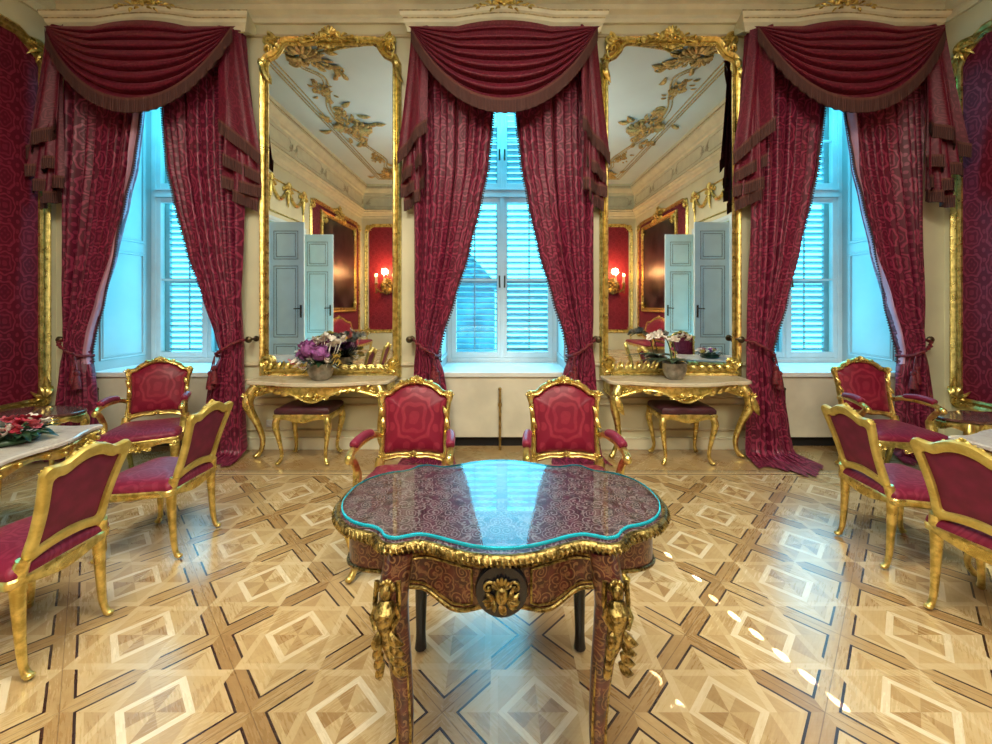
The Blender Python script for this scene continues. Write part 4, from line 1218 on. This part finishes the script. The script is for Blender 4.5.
# ------------------------------------------------------------------ the centre table
TC = (.01, 1.468)
def centre_table():
    r = thing('centre_table', 'brass inlaid dark red table with gilt bronze mounts in the middle of the room', 'table', (TC[0], TC[1], 0))
    O = cart_outline(.575, .347)
    ZT = .808
    mb = MB(); mb.rings([[(x * k, y * k, z) for x, y in O] for k, z in ((.97, ZT - .03), (.98, ZT - .01), (.97, ZT))])
    mb.build('tabletop', M['boulle_top'], r, angle=40)
    # gadrooned gilt rim
    mb = MB()
    prof = [(0, ZT), (.012, ZT + .002), (.02, ZT - .004), (.023, ZT - .012), (.018, ZT - .022), (.006, ZT - .028), (-.01, ZT - .028)]
    Oi = inset(O, .965)
    mb.rings([[(x, y, z) for x, y in offset(Oi, o)] for o, z in prof], False, False)
    Q = resample(offset(Oi, .017), 190)
    for i, (x, y) in enumerate(Q):
        x2, y2 = Q[(i + 1) % len(Q)]; d = Vector((x2 - x, y2 - y, 0)).normalized(); nx = Vector((d.y, -d.x, 0))
        a = Vector((x, y, ZT - .003)); b = a + nx * .007 + d * .005 + Vector((0, 0, -.010)); c = a + nx * .001 + d * .009 + Vector((0, 0, -.023))
        mb.tube([tuple(a), tuple(b), tuple(c)], [.003, .0048, .003], 6)
    mb.build('rim', M['golddark'], r, angle=50)
    # shaped apron with inlay and gilt edging
    A = inset(O, .915, .905); n = len(A)
    corners = [(sx * .335, sy * .285) for sx in (-1, 1) for sy in (-1, 1)]
    def low(x, y):
        if abs(x) < .335: q = abs(x) / .335; return .655 - .040 * math.exp(-((q - .42) / .22) ** 2) + .028 * q ** 4 + (.012 if q < .15 else 0)
        q = abs(y) / .27; return .650 + .03 * q ** 4 - .022 * cos(q * PI) * (q < 1)
    mb = MB(); mb.rings([[(x, y, ZT - .026) for x, y in A], [(x, y, (ZT - .026 + low(x, y)) / 2) for x, y in A], [(x, y, low(x, y)) for x, y in A], [(x * .95, y * .95, low(x, y)) for x, y in A], [(x * .95, y * .95, ZT - .026) for x, y in A]], False, False)
    mb.build('apron', M['boulle_side'], r, angle=60)
    mb = MB()
    mb.tube([(x * 1.004, y * 1.006, low(x, y)) for x, y in A], .0065, 8, closed=True)
    mb.tube([(x * 1.003, y * 1.004, ZT - .052) for x, y in A], .004, 6, closed=True)
    for sx in (-1, 1):
        for x0, x1 in ((.085, .285),):
            xs = [x0 + (x1 - x0) * i / 16 for i in range(17)]
            def yat(x):
                best = min((p for p in A if p[1] < 0), key=lambda p: abs(p[0] - x)); return best[1]
            lo_ = [(sx * x, yat(sx * x) - .003, low(x, -.3) + .016) for x in xs]; hi_ = [(sx * x, yat(sx * x) - .003, ZT - .062) for x in reversed(xs)]
            mb.tube(lo_ + hi_, .0035, 6, closed=True)
    mb.build('edging', M['golddark'], r)
    # black oval medallion with gilt mask
    mb = MB(T((0, -.326, .705)) @ RX(90)); mb.lathe([(.070, -.02), (.075, .0), (.071, .012), (.02, .014)], 36); md = mb.build('medallion', M['black'], r)
    mb = MB(T((0, -.344, .70)) @ SC(1.0, 1, 1.0))
    mb.ball((0, 0, 0), (.019, .017, .026), 12, 9); mb.ball((0, -.017, -.003), (.005, .006, .009), 6, 5)
    shell(mb, 0, .018, .03, 7, 0)
    for sx in (-1, 1):
        spiral(mb, sx * .036, .022, .017, 1.2, -sx, (0 if sx < 0 else PI), .005); spiral(mb, sx * .034, -.018, .016, 1.2, sx, (0 if sx < 0 else PI), .005)
        for a in (-1.2, -.5, .2, .9): leafb(mb, sx * .018, -.012, a if sx > 0 else PI - a, .035, .008, .006)
    leafb(mb, 0, -.02, -PI / 2, .036, .012, .006)
    mb.build('gilt_mask', M['golddark'], md)
    # cabriole legs with bronze caryatid mounts
    for sy in (-1, 1):
        for sx in (-1, 1):
            mb = MB()
            if sy > 0: P = [(sx * .315, .265, ZT - .03), (sx * .325, .278, .66), (sx * .332, .285, .56), (sx * .338, .290, .38), (sx * .342, .295, .20), (sx * .344, .30, .08), (sx * .345, .302, .016)]
            else: P = [(sx * .300, sy * .265, ZT - .03), (sx * .312, sy * .282, .66), (sx * .306, sy * .280, .56), (sx * .292, sy * .262, .38), (sx * .286, sy * .258, .20), (sx * .305, sy * .285, .06), (sx * .322, sy * .302, .02)]
            cabriole(mb, P, [.042, .043, .038, .030, .024, .021, .026], 10, sy < 0)
            lg = mb.build('leg', M['boulle_side'] if sy < 0 else M['black'], r)  # rear legs black: their backlit shade is put into the colour
            if sy < 0:
                mb = MB()
                c = (sx * .322, -.325)
                mb.ball((c[0], c[1] - .008, .700), (.017, .018, .022), 10, 8)          # head
                mb.ball((c[0], c[1] - .026, .697), (.004, .005, .006), 6, 5)           # nose
                for k in range(7):
                    a = PI * k / 6; mb.ball((c[0] + .018 * cos(a), c[1], .705 + .018 * sin(a)), .0085, 6, 5)   # curls
                mb.tube([(c[0], c[1], .688), (c[0], c[1] - .002, .672)], [.009, .012], 8)
                mb.tube([(c[0], c[1] - .004, .675), (c[0], c[1] - .014, .655), (c[0], c[1] - .012, .628), (c[0], c[1] - .004, .60), (c[0] - sx * .004, c[1] + .006, .56), (c[0] - sx * .016, c[1] + .024, .48), (c[0] - sx * .026, c[1] + .04, .42)], [.02, .032, .026, .024, .024, .014, .004], 10)
                for q in (-1, 1):
                    mb.ball((c[0] + q * .012, c[1] - .034, .65), .012, 8, 6)
                    mb.tube([(c[0] + q * .024, c[1] - .008, .664), (c[0] + q * .036, c[1] - .012, .635), (c[0] + q * .022, c[1] - .03, .612)], [.010, .009, .006], 6)
                    for k in range(4):
                        mb.M = T((c[0] + q * .014, c[1] - .018 + .012 * k, .60 - .038 * k)); leafb(mb, 0, 0, -PI / 2 + q * .5, .055, .014, .010)
                    mb.M = Matrix.Identity(4)
                    mb.tube([(c[0] + q * .03, c[1] + .01, .72), (c[0] + q * .034, c[1] + .004, .66), (c[0] + q * .026, c[1] + .01, .60)], [.008, .007, .005], 6)
                mb.build('bronze_mount', M['golddark'], lg)
                mb = MB()
                for q in (-1, 1):
                    mb.tube(catmull([(p[0] + q * .026 * (1 - i * .07), p[1] - .022 * (1 - i * .06), p[2]) for i, p in enumerate(P)][2:], 5, False), .0045, 6)
                mb.ball((P[-1][0], P[-1][1] - .008, .03), (.027, .03, .028), 10, 7)
                mb.build('brass_edging', M['golddark'], lg)
    return r
centre_table()
# loose sheet of glass on the centre table
g = thing('glass_sheet', 'clear shaped glass sheet with cyan edge lying on the centre table', 'glass top', (TC[0], TC[1], .812))
O = cart_outline(.553, .326)
mb = MB(); mb._add([(x, y, .009) for x, y in O], [tuple(range(len(O)))]); mb.build('sheet', M['tabglass'], g, False)
mb = MB(); mb.rings([[(x, y, z) for x, y in offset(O, o)] for o, z in ((-.005, .0095), (0, .0085), (.001, .004), (0, .001))], False, False); mb.build('polished_edge', M['tabedge'], g)

# ================================================================== FLOWERS
def petal_flower(mb, c, r, n=5, tilt=0.6, rnd=R):
    ax = rnd.uniform(-tilt, tilt); ay = rnd.uniform(-tilt, tilt); base = T(c) @ Matrix.Rotation(ax, 4, 'X') @ Matrix.Rotation(ay, 4, 'Y') @ Matrix.Rotation(rnd.uniform(0, 6), 4, 'Z')
    for k in range(n):
        mb.M = base @ Matrix.Rotation(2 * PI * k / n, 4, 'Z')
        mb.grid(lambda a, b: ((.15 + .85 * a) * r, (b - .5) * r * .9 * sin(PI * (.12 + .83 * a)), r * .35 * a * a + r * .3 * (b - .5) ** 2), 4, 4)
    mb.M = base; mb.ball((0, 0, r * .08), r * .14, 6, 4); mb.M = Matrix.Identity(4)
def leaf_blade(mb, p, a, L, w, rise, droop):
    def fn(s, t):
        q = s * L; wd = w * sin(PI * (.08 + .9 * s)) ** .8
        x = p[0] + cos(a) * q - sin(a) * (t - .5) * wd; y = p[1] + sin(a) * q + cos(a) * (t - .5) * wd
        return (x, y, p[2] + rise * s - droop * s * s + abs(t - .5) * wd * .3)
    mb.grid(fn, 8, 2)
def bowl(mb, r, h):
    mb.lathe([(r * .55, 0), (r * .6, .004), (r * .85, h * .3), (r, h * .65), (r * .97, h * .92), (r * 1.02, h), (r * .94, h), (r * .88, h * .85), (r * .3, h * .8)], 28)
rr = random.Random(11)
t = thing('flower_arrangement', 'mauve and white flowers in a pewter bowl on the left console', 'flowers', (-1.72, 3.96, .775))
mb = MB(); bowl(mb, .125, .16); mb.build('bowl', M['silver'], t)
mb = MB()
for i in range(34): leaf_blade(mb, (rr.uniform(-.05, .05), rr.uniform(-.05, .05), .15), rr.choice((rr.uniform(-.5, .5), rr.uniform(2.6, 3.7), rr.uniform(3.7, 5.7))), rr.uniform(.12, .24), .05, rr.uniform(.02, .22), .1)
mb.build('foliage', M['leaf'], t, angle=180)
for (x, y, z, s, m) in [(-.09, -.05, .30, .095, 'mauve'), (.03, -.09, .26, .085, 'mauve'), (-.15, -.02, .24, .06, 'mauve'), (-.22, -.05, .17, .045, 'whitep'), (-.19, -.08, .15, .04, 'whitep'), (-.27, -.02, .17, .04, 'pinkp'),
                        (.02, -.02, .37, .07, 'whitep'), (.10, -.03, .33, .06, 'whitep'), (-.06, .02, .37, .05, 'whitep'), (.16, .0, .36, .06, 'whitep'), (.21, -.02, .39, .05, 'whitep'), (.17, -.06, .22, .05, 'yellowp'), (.11, -.1, .19, .045, 'whitep'), (-.04, -.12, .2, .045, 'whitep'), (.2, -.04, .17, .04, 'yellowp'), (.06, -.05, .42, .055, 'whitep'), (-.02, -.06, .38, .055, 'whitep'), (.13, -.06, .40, .055, 'whitep')]:
    mb = MB()
    if m == 'mauve':
        for k in range(38):
            a, b = rr.uniform(0, 6.3), rr.uniform(-.9, 1.4); petal_flower(mb, (x + s * cos(a) * cos(b), y + s * sin(a) * cos(b), z + s * .8 * sin(b)), .026, 4, 1.2, rr)
        mb.ball((x, y, z), s * .85, 8, 6)
    else:
        for k in range(4): petal_flower(mb, (x + rr.uniform(-1, 1) * s * .5, y + rr.uniform(-1, 1) * s * .5, z + rr.uniform(-.4, .5) * s), s * .62, 6, 1.0, rr)
    mb.tube([(x * .3, y * .3, .13), (x * .8, y * .8, z * .7), (x, y, z)], .004, 5)
    mb.build('bloom', M[m], t, angle=180)
t = thing('potted_orchid', 'white orchid with arching stems in a grey pot on the right console', 'potted plant', (1.73, 4.0, .775))
mb = MB(); bowl(mb, .115, .16); mb.build('pot', M['silver'], t)
mb = MB()
for a, L in ((3.1, .34), (3.5, .22), (.1, .2), (.6, .16), (2.6, .2), (5.2, .15), (4.2, .16), (1.6, .12)): leaf_blade(mb, (0, 0, .15), a, L, .07, .12, .10)
mb.build('foliage', M['leaf'], t, angle=180)
for s, pts in ((-1, [(-.02, 0, .14), (-.05, -.01, .30), (-.10, -.02, .40), (-.20, -.03, .42), (-.27, -.05, .38)]), (1, [(.02, 0, .14), (.0, -.01, .28), (-.02, -.02, .38), (.06, -.03, .42), (.14, -.05, .37)])):
    mb = MB(); P = catmull(pts, 6, False); mb.tube(P, .005, 6); sm_ = mb.build('stem', M['leaf2'], t)
    mb = MB()
    for k in range(9):
        q = P[min(len(P) - 1, 10 + int(k * 1.6))]; petal_flower(mb, (q[0] + rr.uniform(-.02, .02), q[1] - .02, q[2] + rr.uniform(-.02, .025)), .042, 5, 1.1, rr)
    mb.build('blossom', M['whitep'], sm_, angle=180)
def centrepiece(loc, label, seed, tone):
    rr = random.Random(seed)
    t = thing('flower_centrepiece', label, 'flowers', loc, 0, 'low flower centrepieces on the marble tables')
    mb = MB()
    mb.lathe([(.10, 0), (.13, .01), (.13, .03), (.05, .05)], 24)
    for i in range(60):
        a = rr.uniform(0, 6.3); d = rr.uniform(.02, .13); leaf_blade(mb, (d * cos(a), d * sin(a), rr.uniform(.03, .07)), a + rr.uniform(-.6, .6), rr.uniform(.06, .12), .035, rr.uniform(.02, .07), .045)
    mb.build('foliage', M['leaf'], t, angle=180)
    for i in range(16):
        a = 2 * PI * i / 16 + rr.uniform(-.2, .2); d = rr.choice((.07, .13, .16)); m = tone[i % len(tone)]
        mb = MB()
        for k in range(3): petal_flower(mb, (d * cos(a) + rr.uniform(-.012, .012), d * sin(a) + rr.uniform(-.012, .012), .10 - .25 * (d - .07) + .012 * k), .034, 6, .8, rr)
        mb.build('bloom', M[m], t, angle=180)
centrepiece((-2.84, 2.36, .704), 'low ring of red, pink and white flowers on the left marble table', 5, ('redp', 'pinkp', 'whitep', 'redp', 'whitep'))
centrepiece((3.22, 2.25, .704), 'low mauve and white flower ring on the right marble table', 6, ('whitep', 'mauve', 'whitep', 'yellowp'))

# neighbouring roof seen through the louvres of the middle window
t = thing('neighbouring_building', 'dark roofed building across the street seen through the middle window louvres', 'building', (-3.2, 24, -8))
mb = MB(); mb.box(-4, 3, -3, 3, 0, 10.6); mb.build('wall', M['outwall'], t, False)
mb = MB(); mb.rings([[(-4.2, -3.3, 10.5), (3.2, -3.3, 10.5), (3.2, 3.3, 10.5), (-4.2, 3.3, 10.5)], [(-2.5, 0, 12.6), (1.5, 0, 12.6), (1.5, .1, 12.6), (-2.5, .1, 12.6)]]); mb.build('roof', M['outroof'], t, False)
mb = MB(); mb.box(.2, .8, -.4, .3, 11.5, 13.4); mb.box(.15, .85, -.45, .35, 13.2, 13.3); mb.build('chimney', M['outwall'], t, False)

# ================================================================== LIGHT
def lamp(name, typ, loc, energy, col, **k):
    L = bpy.data.lights.new(name, typ); L.energy = energy; L.color = col
    for a, v in k.items(): setattr(L, a, v)
    o = bpy.data.objects.new(name, L); C.objects.link(o); o.location = loc
    return o
W = bpy.data.worlds.new('sky'); sc.world = W; W.use_nodes = True
bg = W.node_tree.nodes['Background']; bg.inputs[0].default_value = (.10, .70, 1.0, 1); bg.inputs[1].default_value = 8
for c in WINX:                                   # portals guide the sky light through the openings
    o = lamp('window_portal', 'AREA', (c, 5.55, (SILL + NT) / 2), 1, (1, 1, 1), shape='RECTANGLE', size=1.6, size_y=3.5)
    o.rotation_euler = (math.radians(-90), 0, 0); o.data.cycles.is_portal = True
for c in WINX:                                   # daylight diffused by the louvres, entering at each window
    o = lamp('window_daylight', 'AREA', (c, YF - .06, 2.35), 47, (.12, .68, 1.0), shape='RECTANGLE', size=1.15, size_y=3.0)
    o.rotation_euler = (math.radians(-90), 0, 0)
    o = lamp('niche_fill', 'AREA', (c, 4.50, NT - .06), 24, (.08, .70, 1.0), shape='RECTANGLE', size=1.1, size_y=.3)  # hidden lamp added to brighten the frame, sill and reveals
    o.rotation_euler = (math.radians(14), 0, 0)
WARM = (1.0, .90, .70)
for x in (-1.6, 1.6):                            # unseen area lamps added for the room's warm indoor light
    for y in (-2.2, .9):
        o = lamp('warm_room_fill', 'AREA', (x * .8, y, 4.5), 125, WARM, shape='DISK', size=1.3)
o = lamp('ceiling_bounce', 'AREA', (0, -.6, 3.6), 85, (1, .94, .80), shape='DISK', size=2.0); o.rotation_euler = (PI, 0, 0)
for x in (-3.72, 3.85):
    lamp('sconce_light', 'POINT', (x, YR + .35, 2.6), 75, (1, .5, .18), shadow_soft_size=.1)
# narrow sunbeams through gaps between the shutter blades
def beam(x, y, s=.9, el=29):
    d = Vector((.285, -1.0, 0)).normalized()
    Ysrc = 4.93; t_ = (Ysrc - y) / -d.y
    src = Vector((x, y, 0)) - d * t_; src.z = t_ * math.tan(math.radians(el))
    o = lamp('sunbeam', 'SPOT', src, 6000 * s, (1, .98, .94), spot_size=math.radians(1.0), spot_blend=.15, shadow_soft_size=.002)
    dr = Vector((x, y, 0)) - src; o.rotation_euler = dr.to_track_quat('-Z', 'Y').to_euler()
    L = o.data; L.use_nodes = True; nt = L.node_tree; em = nt.nodes['Emission']
    x, y_, z = sep(nt, coord(nt, 'Normal'))
    rad = (x * x + y_ * y_)._m('SQRT')
    nt.links.new(rad.step(.0050, .0042).v, em.inputs['Strength'])
def fl_(u, v): y = F * EYE / (v - V0); return ((u - U0) * y / F, y)
for u, v in ((668, 555), (697, 578), (714, 599), (734, 616), (756, 634), (781, 655), (808, 677), (838, 702), (655, 678), (678, 707), (703, 738)):
    beam(*fl_(u, v), *((1.6, 49) if u < 705 and v > 670 else (1.6, 29)))

# ================================================================== CAMERA
cam = bpy.data.cameras.new('camera'); co = bpy.data.objects.new('camera', cam); C.objects.link(co)
co.location = (0, 0, EYE); co.rotation_euler = (PI / 2, 0, 0)
cam.sensor_width = 36; cam.lens = 36 * F / 992; cam.shift_x = -2 / 992; cam.shift_y = -67 / 992; cam.clip_start = .05; cam.clip_end = 200
sc.camera = co
vs = sc.view_settings; vs.view_transform = 'Standard'; vs.look = 'None'; vs.exposure = 0.0; vs.gamma = 1.0
cy = sc.cycles; cy.use_denoising = True; cy.max_bounces = 10; cy.diffuse_bounces = 4; cy.glossy_bounces = 5; cy.transparent_max_bounces = 12; cy.sample_clamp_indirect = 6
cy.caustics_reflective = False; cy.caustics_refractive = False
